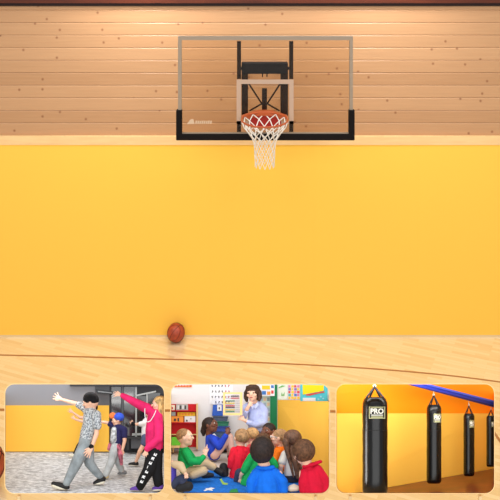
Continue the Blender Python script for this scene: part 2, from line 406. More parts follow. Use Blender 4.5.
class PX(MB):
    """shapes inside a box: x, y in photo units, third value towards the viewer"""
    def c(s, *pts): s.chain([(p[0], -p[1], p[2], p[3]) for p in pts]); return s
    def e(s, x, y, w, rx, ry=None, rz=None, M=None, seg=16, rings=10): s.ell((x, -y, w), (rx, ry or rx, rz or rx), M, seg, rings); return s
    def b(s, x0, y0, x1, y1, w0, w1): s.box((x0, -y1, min(w0, w1)), (x1, -y0, max(w0, w1))); return s
    def p(s, poly, w0, w1): s.prism([(x, -y) for x, y in poly], w0, w1, lambda x, y, d: Vector((x, y, d))); return s
    def t(s, pts, r, closed=False, n=6): s.tube([(x, -y, w) for x, y, w in pts], r, n, closed); return s
def remesh(verts, faces, voxel, smooth):
    me = bpy.data.meshes.new('tmp'); me.from_pydata([tuple(v) for v in verts], [], faces)
    b = bmesh.new(); b.from_mesh(me); bmesh.ops.recalc_face_normals(b, faces=b.faces); b.to_mesh(me); b.free()
    o = bpy.data.objects.new('tmp', me); COL.objects.link(o)
    r = o.modifiers.new('r', 'REMESH'); r.mode = 'VOXEL'; r.voxel_size = voxel
    if smooth: q = o.modifiers.new('s', 'SMOOTH'); q.factor = .5; q.iterations = smooth
    dg = bpy.context.evaluated_depsgraph_get(); ev = o.evaluated_get(dg); m2 = ev.to_mesh()
    vs = [v.co.copy() for v in m2.vertices]; fs = [list(p.vertices) for p in m2.polygons]
    ev.to_mesh_clear(); bpy.data.objects.remove(o); bpy.data.meshes.remove(me)
    return vs, fs
class Thing:
    ground = False
    def __init__(s, I, name, label, cat, base, t=None, group=None):
        s.I = I; s.t = t if t is not None else I.floor(*base); s.k = I.K(s.t)
        s.root = empty(name, I.pt(base[0], base[1], s.t), label, cat, group)
    def w(s, x, y): return (s.t-s.I.floor(x, y))/s.k        # depth offset that puts x, y on the box floor
    def part(s, name, px, m, vox=0, smooth=2, parent=None, label=None, flat=False):
        vs, fs = px.v, px.f
        if vox: vs, fs = remesh(vs, fs, vox, smooth)
        f = s.I.put(s.t); vs = [f(v) for v in vs]
        if s.ground:                          # nothing sinks into the box floor: soles and seats flatten against it
            nrm = s.I.n if s.I.n.z > 0 else -s.I.n
            for v in vs:
                dd = (v-s.I.p0).dot(nrm)
                if dd < .0085: v += nrm*(.0085-dd)
        o = link(name, vs, fs, m, parent or s.root, Vector(s.root.location), not flat)
        if label: o['label'] = label
        return o
def solo(I, name, label, cat, px, m, t, group=None, kind=None, vox=0, flat=True):
    vs, fs = px.v, px.f
    if vox: vs, fs = remesh(vs, fs, vox, 2)
    f = I.put(t); vs = [f(v) for v in vs]
    base = sum(vs, Vector((0, 0, 0)))/len(vs)
    return tag(link(name, vs, fs, m, None, base, not flat), label, cat, group, kind)
BOXM = plain_wood('box_plywood', (226, 186, 124), (240, 206, 148), (6, 6, 1), 3)
def display_box(I, label, r=9, power=2.0):
    th = Thing(I, 'display_box', label, 'display box', ((I.x0+I.x1)/2, I.y1), T0)
    pin = rrect(I.x0, I.y0, I.x1, I.y1, r); pout = rrect(I.x0-.7, I.y0-.7, I.x1+.7, I.y1+.7, r+.7); n = len(pin)
    base = Vector(th.root.location)
    def loft(ta, tb, idx, closed):
        vs = [I.pt(x, y, t) for pl in (pin, pout) for t in (ta, tb) for x, y in pl]; fs = []
        for i in idx:
            j = (i+1) % n
            fs += [(i, j, n+j, n+i), (2*n+i, 3*n+i, 3*n+j, 2*n+j), (i, 2*n+i, 2*n+j, j), (n+i, n+j, 3*n+j, 3*n+i)]
        if not closed:
            for e in (idx[0], (idx[-1]+1) % n): fs.append((e, n+e, 3*n+e, 2*n+e))
        return vs, fs
    vs, fs = loft(T0-.03, T0+.04, range(n), True); link('opening_rim', vs, fs, BOXM, th.root, base)
    # the top edge (between the last and the first corner) is left open to the light
    vs, fs = loft(T0+.041, T1+.06, list(range(6, 21)), False); link('shell', vs, fs, BOXM, th.root, base)
    back = [I.pt(x, y, T1+d) for d in (.061, .08) for x, y in pout]
    link('back_board', back, [tuple(range(n)), tuple(range(2*n-1, n-1, -1))]+[(i, n+i, n+(i+1) % n, (i+1) % n) for i in range(n)], BOXM, th.root, base)
    for x in (I.x0+14, I.x1-14):
        for t in (T1-.1,):
            p = I.pt(x, I.y1+.75, t); b = MB(); b.box((p.x-.009, p.y-.009, .0005), (p.x+.009, p.y+.009, p.z-.009))
            link('leg', b.v, b.f, mat('leg_pale', (246, 222, 176), .4), th.root, base)

    # slim strip light added to brighten the inside, under the front top edge
    b = MB(); q = [I.pt(x, y, t) for y in (I.y0-.05, I.y0-.5) for x, t in ((I.x0+12, T0+.045), (I.x1-12, T0+.045), (I.x1-12, T0+.12), (I.x0+12, T0+.12))]
    b.add(q, [(0, 1, 2, 3), (7, 6, 5, 4), (0, 4, 5, 1), (1, 5, 6, 2), (2, 6, 7, 3), (3, 7, 4, 0)])
    link('added_light_strip', b.v, b.f, mat('added_strip_housing', (226, 222, 212), .4), th.root, base)
    d = bpy.data.lights.new('added_strip_light', 'AREA'); d.shape = 'RECTANGLE'; d.size = .75; d.size_y = .07; d.energy = power; d.color = (1, .98, .95)
    o = bpy.data.objects.new('added_strip_light', d); COL.objects.link(o); c = I.pt((I.x0+I.x1)/2, I.y0, T0+.09)
    tgt = I.pt((I.x0+I.x1)/2, I.y1-30, T1); z = -(tgt-c).normalized(); x = (I.pt(I.x1, I.y0, T0)-I.pt(I.x0, I.y0, T0)).normalized(); y = z.cross(x).normalized(); x = y.cross(z)
    up = (I.pt((I.x0+I.x1)/2, I.y1, T0)-I.pt((I.x0+I.x1)/2, I.y0, T0)).normalized()
    o.matrix_world = Matrix(((x.x, y.x, z.x, c.x), (x.y, y.y, z.y, c.y), (x.z, y.z, z.z, c.z), (0, 0, 0, 1))) @ Matrix.Translation((0, 0, 0)); o.location = c+up*.006
    return th
def floor_sheet(th, yb, m, w=.35, name='floor_panel', r=9):
    I = th.I; vs = []
    top = [(x, y) for x, y in [(I.x0+.15, yb), (I.x1-.15, yb)]]
    lo = [p for p in rrect(I.x0+.1, I.y0, I.x1-.1, I.y1-.1, r) if p[1] > yb]
    pl = lo
    vs = [I.pt(x, y, I.floor(x, y, 0)) for x, y in pl]
    n = len(pl)
    # two side edges run back to the rear wall
    extra = [(I.x0+.1, yb), (I.x1-.1, yb)]
    e = [I.pt(x, y, I.floor(x, y, 0)) for x, y in extra]
    vs = [e[1]]+vs+[e[0]]; d = I.n*(.004 if I.n.z > 0 else -.004)
    m_ = len(vs); vs = vs+[v-d for v in vs]
    fs = [tuple(range(m_)), tuple(range(2*m_-1, m_-1, -1))]+[(i, m_+i, m_+(i+1) % m_, (i+1) % m_) for i in range(m_)]
    return link(name, vs, fs, m, th.root, Vector(th.root.location))
def clipr(I, x0, y0, x1, y1, r=9):
    """a rectangle of the rear wall, kept inside the rounded opening"""
    pl = [(x0, y0), (x1, y0), (x1, y1), (x0, y1)]
    rr = rrect(I.x0+.1, I.y0+.1, I.x1-.1, I.y1-.1, r)
    out = pl
    for a, b in zip(rr, rr[1:]+rr[:1]):
        if abs(a[0]-b[0])+abs(a[1]-b[1]) < 1e-6: continue
        ins = lambda p: (b[0]-a[0])*(p[1]-a[1])-(b[1]-a[1])*(p[0]-a[0]) >= -1e-9
        res = []
        for p, q in zip(out, out[1:]+out[:1]):
            if ins(p): res.append(p)
            if ins(p) != ins(q):
                d1 = (b[0]-a[0])*(p[1]-a[1])-(b[1]-a[1])*(p[0]-a[0]); d2 = (b[0]-a[0])*(q[1]-a[1])-(b[1]-a[1])*(q[0]-a[0])
                k = d1/(d1-d2); res.append((p[0]+(q[0]-p[0])*k, p[1]+(q[1]-p[1])*k))
        out = res
    return out

# ------------------------------------------------------------------ people
SKIN = mat('skin_light', (232, 186, 160), .5, .3); SKIN2 = mat('skin_dark', (112, 68, 50), .5, .35)
EYEW = mat('eye_white', (236, 232, 226), .3, .4); EYED = mat('eye_dark', (40, 28, 24), .3, .5); LIP = mat('lip', (186, 96, 90), .5, .3); LIPD = mat('lip_dark', (120, 56, 52), .5, .3)
def hm(yaw, pitch=0, roll=0):
    return Matrix.Rotation(math.radians(roll), 3, 'Z') @ Matrix.Rotation(math.radians(yaw), 3, 'Y') @ Matrix.Rotation(math.radians(-pitch), 3, 'X')
class Person(Thing):
    ground = True
    def __init__(s, I, label, base, t=None, group=None, skin=None):
        super().__init__(I, 'person', label, 'person', base, t, group)
        s.B = PX(); s.skin = skin or SKIN
    def hp(s, v): return s.hc+s.M @ (Vector(v)*s.R)
    def head(s, x, y, w, R, yaw, pitch=0, roll=0, neck=None):
        s.M = hm(yaw, pitch, roll); s.R = R; s.hc = Vector((x, -y, w)); B = s.B; M = s.M
        def e(c, r): B.ell(s.hp(c), [q*R for q in r], M, 18, 12)
        e((0, .12, -.06), (.78, .88, .92)); e((0, -.42, .16), (.56, .56, .6)); e((0, -.78, .42), (.24, .2, .24))
        a, b = s.hp((0, .1, .78)), s.hp((0, -.18, .89)); B.capsule(a, b, .09*R, .14*R, 8, 3)
        for sg in (-1, 1): e((sg*.79, -.08, -.06), (.1, .24, .17)); e((sg*.3, .2, .74), (.22, .08, .12)); e((sg*.4, -.22, .56), (.24, .22, .2))
        if neck: B.capsule(s.hp((0, -.45, -.2)), (neck[0], -neck[1], neck[2]), R*.42, R*.46, 12, 3)
    def face(s, lip=None):
        for sg in (-1, 1):
            m = PX(); m.ell(s.hp((sg*.31, .06, .76)), s.R*.1, None, 10, 8); e = s.part('eye', m, EYEW)
            m = PX(); m.ell(s.hp((sg*.31, .06, .82)), s.R*.085, None, 8, 6); s.part('iris', m, EYED, parent=e)
        m = PX(); m.ell(s.hp((0, -.5, .74)), [s.R*.22, s.R*.07, s.R*.1], s.M, 10, 6); s.part('mouth', m, lip or (LIPD if s.skin is SKIN2 else LIP))
    def hair(s, m, extra=(), c=(0, .24, -.16), r=(.86, .88, .96), name='hair', vox=.4, more=None, label=None):
        p = PX(); p.ell(s.hp(c), [q*s.R for q in r], s.M, 20, 14)
        for q in extra:
            if len(q[0]) == 3: p.ell(s.hp(q[0]), [v*s.R for v in q[1]], s.M, 14, 10)
            else: p.chain([(*s.hp(k[:3]), k[3]*s.R) for k in q])
        if more: p.c(*more)
        return s.part(name, p, m, vox, 2, label=label)
    def limb(s, *p): s.B.c(*[(a, b, c, d*.72 if d > 2.7 else d) for a, b, c, d in p])
    def hand(s, x, y, w, ang, L, spread=14, bend=.25, thumb=1, tilt=0):
        """palm from the wrist along ang (degrees, 0 = right, 90 = up), four unequal bent fingers, thumb from the palm's side"""
        B = s.B; a = math.radians(ang); tl = math.radians(tilt)
        d = Vector((math.cos(a)*math.cos(tl), math.sin(a)*math.cos(tl), math.sin(tl))); n = Vector((-math.sin(a), math.cos(a), 0)); z = d.cross(n)
        o = Vector((x, -y, w))
        for k in (-.13, 0, .13): B.capsule(o+n*k*L*.6, o+d*.46*L+n*k*L*1.0, .13*L, .11*L, 8, 2)
        for i, (k, ln) in enumerate(((-.21, .36), (-.07, .48), (.07, .5), (.21, .44))):
            q = math.radians((i-1.5)*spread); f = d*math.cos(q)+n*math.sin(q)
            p0 = o+d*.46*L+n*k*L; p1 = p0+f*ln*.5*L; p2 = p1+(f*math.cos(bend)+z*math.sin(bend))*ln*.5*L
            B.capsule(p0, p1, .068*L, .062*L, 8, 2); B.capsule(p1, p2, .062*L, .05*L, 8, 2)
        q0 = o+d*.14*L+n*thumb*.16*L; f = d*.72+n*thumb*.7; q1 = q0+f*.24*L; q2 = q1+(d*.9+n*thumb*.4)*.2*L
        B.capsule(q0, q1, .085*L, .075*L, 8, 2); B.capsule(q1, q2, .07*L, .055*L, 8, 2)
    def body(s, vox=.38): return s.part('body', s.B, s.skin, vox, 2)
    def wear(s, name, m, *chains, ells=(), vox=.45, smooth=3, parent=None, label=None):
        p = PX()
        for ch in chains: p.c(*[(a, b, c, d+.3) for a, b, c, d in ch])
        for e in ells: p.e(*e)
        return s.part(name, p, m, vox, smooth, parent, label)
    def shoe(s, heel, toe, r, m, sole=None):
        """heel and toe as x, y, w of the sole"""
        p = PX(); hx, hy, hw = heel; tx, ty, tw = toe
        p.c((hx, hy-r*1.1, hw, r*1.15), (hx*.6+tx*.4, hy*.6+ty*.4-r*.95, hw*.6+tw*.4, r), (tx, ty-r*.75, tw, r*.72))
        o = s.part('shoe', p, m, .35, 2)
        if sole:
            q = PX(); q.c((hx, hy-r*.28, hw, r*.85), ((hx+tx)/2, (hy+ty)/2-r*.25, (hw+tw)/2, r*.8), (tx, ty-r*.22, tw, r*.66))
            s.part('sole', q, sole, .35, 1, parent=o)
        return o

def wall(th, name, px, m, t=T1, flat=True, parent=None, label=None):
    f = th.I.put(t); o = link(name, [f(v) for v in px.v], px.f, m, parent or th.root, Vector(th.root.location), not flat)
    if label: o['label'] = label
    return o
# ================================================================== box 1: dancers
I = I1 = Inset(5.2, 164.2, 452.3, 384.2, 493.2)
bx = display_box(I, 'left display box holding dancers on a grey carpet before a yellow wall', power=1.3)
floor_sheet(bx, 451.8, carpet_tile())
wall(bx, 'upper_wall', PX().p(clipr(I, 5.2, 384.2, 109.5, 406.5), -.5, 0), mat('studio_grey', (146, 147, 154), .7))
wall(bx, 'upper_wall_dark_strip', PX().p(clipr(I, 70, 384.2, 164, 386.3), .2, 6), mat('studio_dark_shade', (58, 58, 62), .7))  # dark strip along the wall top, light fall-off put into its colour
wall(bx, 'upper_wall_shade', PX().p(clipr(I, 95, 384.2, 109.5, 405), .1, .6), mat('studio_grey_shade', (104, 105, 110), .7))  # darker piece of the upper wall, its shade put into the grey
wall(bx, 'dark_partition', PX().p(clipr(I, 109.3, 384.2, 164.1, 453.5), -.5, .4), mat('partition_dark', (40, 40, 44), .5, .3))
solo(I, 'wall_padding', 'yellow padding along the studio wall behind the dancers', 'wall padding', PX().p([(5.6, 405.4), (109.1, 405.4), (109.1, 451.5), (5.6, 451.6)], .1, 2.2), YELLOW, T1)
wf = mat('window_frame_grey', (168, 172, 172), .4, .4); gl = mat('dark_window_glass', (30, 32, 36), .08, .6)
win = Thing(I, 'glazed_partition', 'dark glazed partition with pale metal bars behind the woman in pink', 'glazed partition', (140, 450), T1)
for q in ((111.5, 386.5, 121, 448), (124, 386.5, 135, 436), (137.5, 396, 146, 436), (148, 393, 160, 446)):
    win.part('pane', PX().b(*q, .6, 1.1), gl, flat=True)
for q in ((135.3, 387, 136.9, 438), (146.3, 392.5, 147.8, 436)): win.part('mullion', PX().b(*q, 1.1, 3), wf, flat=True)
win.part('transom', PX().p([(136, 394.8), (156, 390.6), (156, 392.2), (136, 396.4)], 1.1, 3.4), wf, flat=True)
win.part('bottom_rail', PX().p([(132, 433.5), (142, 433), (142, 435.2), (132, 435.8)], 1.1, 3), wf, flat=True)
win.part('post', PX().b(121.5, 386.5, 123.6, 450, .6, 4), mat('post_grey', (78, 80, 84), .5), flat=True)
bn = Thing(I, 'low_bench', 'low dark grey bench under the glazed partition', 'bench', (135, 449), T1)
bn.part('bench_top', PX().b(126, 436.6, 147, 438.6, 4.4, 14), mat('bench_dark', (52, 53, 56), .6), flat=True)
bn.part('bench_front', PX().b(131, 438.6, 141.5, 448.5, 4.4, 11), mat('bench_grey', (84, 86, 92), .6), flat=True)
for x in (127, 144.5): bn.part('leg', PX().b(x, 438.6, x+2, 450, 4.4, 12), mat('bench_dark', (52, 53, 56), .6), flat=True)
fx = Thing(I, 'ceiling_fixture', 'long dark grey fixture mounted high on the studio wall', 'ceiling fixture', (104, 392), T1)
fx.part('housing', PX().p([(96, 389.2), (113, 391.4), (112.6, 394.2), (97, 393.2)], 1.4, 9), mat('fixture_dark', (44, 46, 50), .5), flat=True)
fx.part('light_strip', PX().p([(97.5, 390.8), (112, 392.6), (112, 393.4), (98, 392)], 9, 9.3), mat('fixture_pale', (128, 132, 136), .4), flat=True)

BLACK = mat('black_cloth', (24, 24, 27), .85, .2); SHOEB = mat('black_shoe', (26, 26, 28), .6, .3); SOLE = mat('pale_sole', (222, 216, 196), .7)
SWEAT = mat('grey_sweatpants', (138, 146, 150), .9, .1, var=.12, vscale=25); LGREY = mat('pale_grey_trousers', (178, 184, 186), .9, .1, var=.1, vscale=25)
# man in the beanie
p = Person(I, 'man in black beanie and grey clothes lunging left with arm outstretched', (62, 489))
bw = p.w(99, 484); fw = 0
hw = bw*.5
p.head(90.6, 402.5, hw, 8.3, -100, -8, 0, neck=(91, 412, hw-1))
p.limb((91, 414, hw, 6.4), (90, 424, hw, 6.6), (87.5, 436, hw, 6.5), (86, 442, hw, 6.4))
p.limb((90, 413, hw, 4), (84, 407.5, hw-6, 3.6), (76, 403.6, hw-8, 2.3), (70, 402, hw-8, 2.0), (61, 399.3, hw-8, 1.5))
p.hand(61, 399.3, hw-8, 148, 9, 24, .1, thumb=1)
p.limb((91, 414, hw, 4), (96.5, 414.5, hw+6, 3.8), (97, 426, hw+8, 2.9), (96.4, 434, hw+9, 2.5), (91.5, 448, hw+11, 1.7))
p.hand(91.5, 448, hw+11, 236, 11, 12, .35, thumb=-1)
p.limb((85, 443, hw+3, 5), (76.5, 462, hw+8, 3.8), (65, 485, fw, 2.6), (60, 487.3, fw, 1.8))
p.limb((88, 443, hw-3, 5), (89, 463, hw-2, 3.6), (101, 478, bw, 2.4), (97, 481.5, bw, 1.8))
p.body(); p.face()
p.hair(mat('dark_brown_hair', (58, 40, 30), .8), c=(0, .34, -.06), r=(.84, .7, .86), vox=.4)
p.wear('beanie', BLACK, ells=[(91, 399.2, hw, 7.6, 7.4, 8.3, hm(-100, 16))], vox=.4)
p.wear('shirt', shirt_pattern(), ((90.5, 413.5, hw, 7.0), (90.5, 424, hw, 7.6), (87.5, 434, hw, 7.4), (86.8, 438.5, hw, 7.2)),
       ((91, 414, hw, 5), (84.5, 407.5, hw-6, 4.2), (79, 404.9, hw-7.5, 3.6)), ((91.5, 414, hw, 5), (96.5, 415, hw+6, 4.6), (97, 426, hw+8, 4.4)))
p.wear('trousers', SWEAT, ((86, 440, hw, 6.8), (85, 446, hw+3, 6.8), (77, 462, hw+8, 5.8), (71.5, 473, hw*.5+4, 4.6), (66.3, 483.5, fw+1, 3.6)),
       ((86, 441, hw, 6.6), (87.5, 447, hw-3, 6.4), (89.3, 463, hw-2, 5), (95, 470.5, (hw+bw)/2, 4.1), (100.5, 476.5, bw, 3.4)))
p.shoe((66, 490.6, fw), (53.5, 486.2, fw), 3.4, SHOEB, SOLE); p.shoe((102.5, 482.5, bw), (95, 485.6, bw), 3.1, SHOEB, SOLE)
b = p.wear('bracelet', BLACK, ((91.0, 446.8, hw+11, 2.1), (91.6, 446.2, hw+11, 2.1)), vox=.35, smooth=1)
# dancer hidden behind the man
p = Person(I, 'dancer in black hidden behind the man in beanie, both hands reaching left', (74, 457.2))
p.head(92, 408.5, 0, 5.4, -80, neck=(91, 415, 0))
p.limb((91, 418, 0, 4.6), (89, 430, 0, 4.8), (87, 438, 0, 4.8))
p.limb((89, 418, -3, 2.6), (80, 417.5, -4, 1.5), (75.5, 414.3, -4, 1.2), (72.5, 412.2, -4, 1.0)); p.hand(72.5, 412.2, -4, 142, 6, 16, .2)
p.limb((90, 419, 4, 2.6), (82, 421.5, 4, 1.4), (77, 419.8, 4, 1.2), (74.6, 419.0, 4, 1.0)); p.hand(74.6, 419.0, 4, 128, 5.4, 22, .2)
p.limb((85, 440, 2, 3.6), (79, 447, 4, 2.4), (75, 455.4, 0, 1.4)); p.limb((88, 440, -2, 3.6), (89, 450, -2, 2.6), (89.5, 459, p.w(89, 461), 1.8))
p.body(); p.face(); p.hair(mat('dark_brown_hair', (58, 40, 30), .8))
p.wear('shirt', BLACK, ((90.5, 417, 0, 5), (89, 430, 0, 5.4), (87.5, 438, 0, 5.4)), ((89, 418, -3, 3), (86, 418, -3.5, 2.4)))
p.wear('trousers', BLACK, ((86.5, 438, 0, 5.2), (85, 441, 2, 4.6), (79.5, 447, 4, 3.4), (75.8, 453.5, 0, 2.5)), ((88, 440, -2, 4.4), (89.3, 450, -2, 3.4), (89.6, 459, p.w(89, 461), 2.6)))
p.shoe((75, 457, 0), (70, 456.6, 0), 1.7, SOLE); p.shoe((90.4, 461.6, p.w(90, 461)), (86, 461.4, p.w(88, 461)), 1.8, SHOEB)
# child in the blue cap
p = Person(I, 'child in blue cap and navy tee dancing behind the man', (104, 478.4))
q = p.w(122, 474.6); h = q*.5
p.head(117, 420.5, h, 5.6, -75, 6, 8, neck=(117.5, 427, h))
p.limb((117.5, 430, h, 5), (116, 438, h, 5), (115.5, 445, h, 5))
p.limb((116, 428, h-2, 3), (110.5, 423.6, h-4, 2.1), (105, 422.2, h-4, 1.6), (100.5, 421.8, h-4, 1.2)); p.hand(100.5, 421.8, h-4, 178, 5.4)
p.limb((119, 428, h+2, 3), (124.2, 429, h+4, 2.6), (124.6, 441, h+6, 1.9), (122.4, 450, h+6, 1.4)); p.hand(122.4, 450, h+6, 262, 6, 10, .4)
p.limb((114, 446, h+2, 4.2), (111.5, 460, h+4, 3), (105.5, 475, 0, 2)); p.limb((117.5, 446, h-2, 4.2), (117.5, 461, h-2, 2.8), (123, 472, q, 1.8))
p.body(); p.face(); p.hair(mat('light_brown_hair', (120, 86, 58), .8))
NAVY = mat('navy_cloth', (42, 42, 86), .85, .2); CAPB = mat('royal_blue_cap', (52, 86, 204), .7, .2)
p.wear('shirt', NAVY, ((118, 429.5, h, 5.6), (117.5, 438, h, 5.9), (117.3, 442, h, 5.9)), ((117, 428, h-2, 3.6), (110.3, 424, h-4, 2.9)), ((119, 428, h+2, 3.8), (124.2, 430, h+4, 3.3), (124.4, 436, h+5, 3)))
p.wear('shirt_front', mat('grey_print', (170, 176, 180), .9, var=.35, vscale=60), ((114.4, 430, h+3, 3.2), (114, 440, h+3.2, 3.6)), vox=.45)
c = p.wear('cap', CAPB, ells=[(118.8, 417.4, h, 5.7, 4.9, 5.6, hm(-75, 0, 10))], vox=.4)
p.part('cap_brim', PX().e(112.6, 415.6, h+1.5, 1.4, 3.2, 3.8, hm(-75, 0, 8)), mat('orange_brim', (226, 120, 62), .7), parent=c)
p.wear('trousers', LGREY, ((116, 444, h, 5.5), (114.3, 449, h+2, 5), (112, 460, h+4, 4), (108.6, 468, h*.4, 3.5), (105.6, 475, 0, 3)), ((117, 446, h, 5), (117.8, 461, h-2, 3.7), (121.5, 470, q, 2.9)))
p.wear('tied_jacket', mat('pink_plaid', (168, 92, 108), .9, var=.4, vscale=55), ((118.5, 446, h+5, 2), (120.5, 455, h+6, 2.3), (121.5, 464, h+5, 1.3)), ((110, 444.5, h+4, 1.6), (108.8, 449, h+4, 1.5)), vox=.4)
p.shoe((106.4, 479, 0), (101, 479.4, 0), 2.3, mat('tan_shoe', (188, 170, 130), .8)); p.shoe((124.5, 475, q), (119, 475.2, q), 2.2, mat('grey_shoe', (120, 122, 124), .8))
# dancer in white
p = Person(I, 'dancer in white tee with dark cuff reaching left behind the woman in pink', (134, 465.4))
p.head(150.5, 414, 0, 5, -80, neck=(149, 420, 0))
p.limb((147.5, 424, 0, 4.4), (147, 434, 0, 4.6), (147, 441, 0, 4.6))
p.limb((146, 423.5, 2, 2.6), (139, 424, 3, 1.7), (133.6, 424.4, 3, 1.2)); p.hand(133.6, 424.4, 3, 126, 5.4, 14, .2)
p.limb((149, 424, -2, 2.6), (153, 434, -3, 1.8), (150, 441, -3, 1.3)); p.hand(150, 441, -3, 260, 5)
p.limb((145, 442, 2, 3.4), (139.6, 452, 4, 2.3), (135.6, 463, 0, 1.5)); p.limb((149, 443, -2, 3.4), (151, 454, -2, 2.3), (150, 464, p.w(150, 466), 1.5))
p.body(); p.face(); p.hair(mat('dark_brown_hair', (58, 40, 30), .8))
WHT = mat('white_tee', (226, 226, 228), .9, .1)
p.wear('shirt', WHT, ((147, 422.5, 0, 4.8), (146.6, 434, 0, 5.2), (146.8, 440, 0, 5.3)), ((146, 423.5, 2, 3), (140.5, 424, 3, 2.4)), ((149, 424, -2, 3), (152, 430, -3, 2.4)))
p.wear('shorts', mat('slate_shorts', (84, 92, 124), .9), ((146.5, 437, 1.5, 5), (144.6, 443, 2.5, 3.9)), ((148, 440, -1, 4.6), (149.8, 448, -2, 3.8)))
p.wear('wrist_cuff', BLACK, ((133.9, 424.4, 3, 1.6), (132.5, 423.2, 3, 1.5)), vox=.35, smooth=1)
p.shoe((136.5, 466, 0), (129.6, 465.8, 0), 2.1, SHOEB, SOLE); p.shoe((151, 466, p.w(150, 466)), (146, 466, p.w(147, 466)), 2.1, SHOEB)
# woman in pink
p = Person(I, 'woman in pink hoodie and black trousers pointing up to the left', (135.5, 490))
q = 6; h = 3
p.head(159.2, 404.5, h, 8, -82, 4, 0, neck=(158.5, 413, h))
p.limb((156, 418, h, 6.6), (155, 430, h, 6.8), (155, 444, h, 6.8))
p.limb((154, 414, h-3, 4), (147.5, 407.6, h-3, 3.4), (137, 403.3, h-2, 2.6), (124, 396, h, 1.7), (120.6, 394.8, h, 1.4)); p.hand(120.6, 394.8, h, 172, 8, 13, .2, thumb=-1)
p.limb((157, 414, h+4, 4), (158, 426, h+8, 3.4), (159, 439, h+9, 2.8), (148, 448, h+10, 1.8), (146.2, 450.2, h+10, 1.6)); p.hand(146.2, 450.2, h+10, 250, 7.6, 10, .6)
p.limb((153, 450, h+2, 5.4), (149, 469, h+4, 4), (138.5, 487, 0, 2.6)); p.limb((157, 450, h-2, 5.4), (156, 470, h-1, 4), (158.5, 487, p.w(158, 490), 2.6))
p.body(); p.face()
PINK = mat('hot_pink_fleece', (216, 44, 104), .9, .1, var=.1, vscale=22); BLOND = mat('blond_hair', (186, 150, 96), .6, .3, var=.25, vscale=60)
p.hair(BLOND, extra=[((0, .3, -.5, .75), (.1, -.6, -.6, .7), (.2, -1.9, -.55, .55), (.2, -2.8, -.35, .3)), ((.6, .3, -.1, .3), (.72, -.7, -.1, .3), (.7, -1.8, 0, .26), (.6, -2.6, .1, .14))], vox=.4)
p.wear('hoodie', PINK, ((155.2, 416, h, 7.6), (154.2, 430, h, 8.8), (154.5, 444, h, 8.8), (154.8, 449, h, 8)), ((154, 413, h-3, 5.6), (147.5, 408.6, h-3, 5), (137, 403.4, h-2, 4.2), (125, 396.8, h, 2.9), (122.5, 395.5, h, 2.4)),
       ((157, 415, h+4, 5.4), (158.5, 427, h+8, 4.8), (158.2, 438.5, h+9, 4.4), (149.5, 446.5, h+10, 3.6), (147.3, 448.8, h+10, 3.0)), ells=[(160, 412.5, h-2, 5, 3.6, 5)])
p.part('drawstring', PX().t(smoothpts([(144.8, 408.4, h+5.5), (145, 416, h+9), (146.5, 421.5, h+10), (150, 421, h+10.4), (153.5, 416, h+9.6), (156, 410.5, h+8)], 5), .42), WHT)
p.wear('trousers', BLACK, ((155, 447, h, 7.6), (153.4, 452, h+2, 7), (149.4, 469, h+4, 6.2), (143, 480, h, 5), (139.6, 487, 0, 4)), ((156, 449, h, 7), (156.6, 470, h-1, 5.6), (158, 480, h-1, 4.9), (159, 486.6, p.w(158, 490), 4.2)))
# unreadable white block letters running down the leg
L = PX(); pts = [(155.2, 454.5), (152.8, 458.6), (150.4, 463), (148.6, 467.4), (146.6, 471.8), (143.6, 477), (141.6, 481.6)]
Ls = [p.part('leg_print', (lambda m, x, y, i: (m.p([(x-1.9, y+1.1), (x-.9, y-1.7), (x+1.6, y-1.1), (x+1.9, y-.1), (x+.4, y+.1), (x+1.2, y+1.2), (x+.2, y+1.8), (x-.4, y+.5)] if i % 2 else [(x-1.9, y+.6), (x-.6, y-1.6), (x+.2, y-1.4), (x-.3, y-.2), (x+.8, y+.1), (x+1.2, y-1.1), (x+2, y-.8), (x+.8, y+1.9)], 0, .8), m)[1])(PX(), x, y, i), WHT, flat=True) for i, (x, y) in enumerate(pts)]
for o, (x, y), wz in zip(Ls, pts, (12.2, 12.4, 12.6, 12.6, 12.2, 10.4, 8.6)):
    fput = I.put(p.t); base = Vector(p.root.location)
    for v in o.data.vertices: v.co = v.co+(I.pt(x, y, p.t-wz*p.k)-I.pt(x, y, p.t-.4*p.k))*1.0
p.shoe((139.5, 491.4, 0), (132, 491.6, 0), 3, mat('purple_shoe', (92, 60, 150), .7), SOLE); z = p.w(158, 490.4); p.shoe((161, 490.4, z), (154, 491, z), 3, mat('purple_shoe', (92, 60, 150), .7), SOLE)

# ================================================================== box 2: story time in a classroom
I = Inset(171, 329.3, 450, 384.2, 493.2)
bx = display_box(I, 'middle display box holding a teacher and children in a classroom')
floor_sheet(bx, 449.5, mat('classroom_floor', (206, 196, 186), .5))
wall(bx, 'back_wall', PX().p(clipr(I, 171, 384.2, 329.2, 451), -.5, .2), mat('classroom_wall', (222, 218, 218), .8))
pl = [(277.5, 400), (300.4, 400), (300.4, 401.3), (328.9, 401.3), (328.9, 477), (277.5, 450.2)]; n = len(pl)
pt_ = lambda x: T1-.02-(x-277.5)/51.4*.72
vs = [I.pt(x, y, pt_(x)+d) for d in (0, .008) for x, y in pl]; c0 = sum(vs, Vector((0, 0, 0)))/len(vs)
tag(link('wall_panel', vs, [tuple(range(n)), tuple(range(2*n-1, n-1, -1))]+[(i, n+i, n+(i+1) % n, (i+1) % n) for i in range(n)], YELLOW, None, c0), 'plain yellow wall panel at the right of the classroom', 'wall panel')
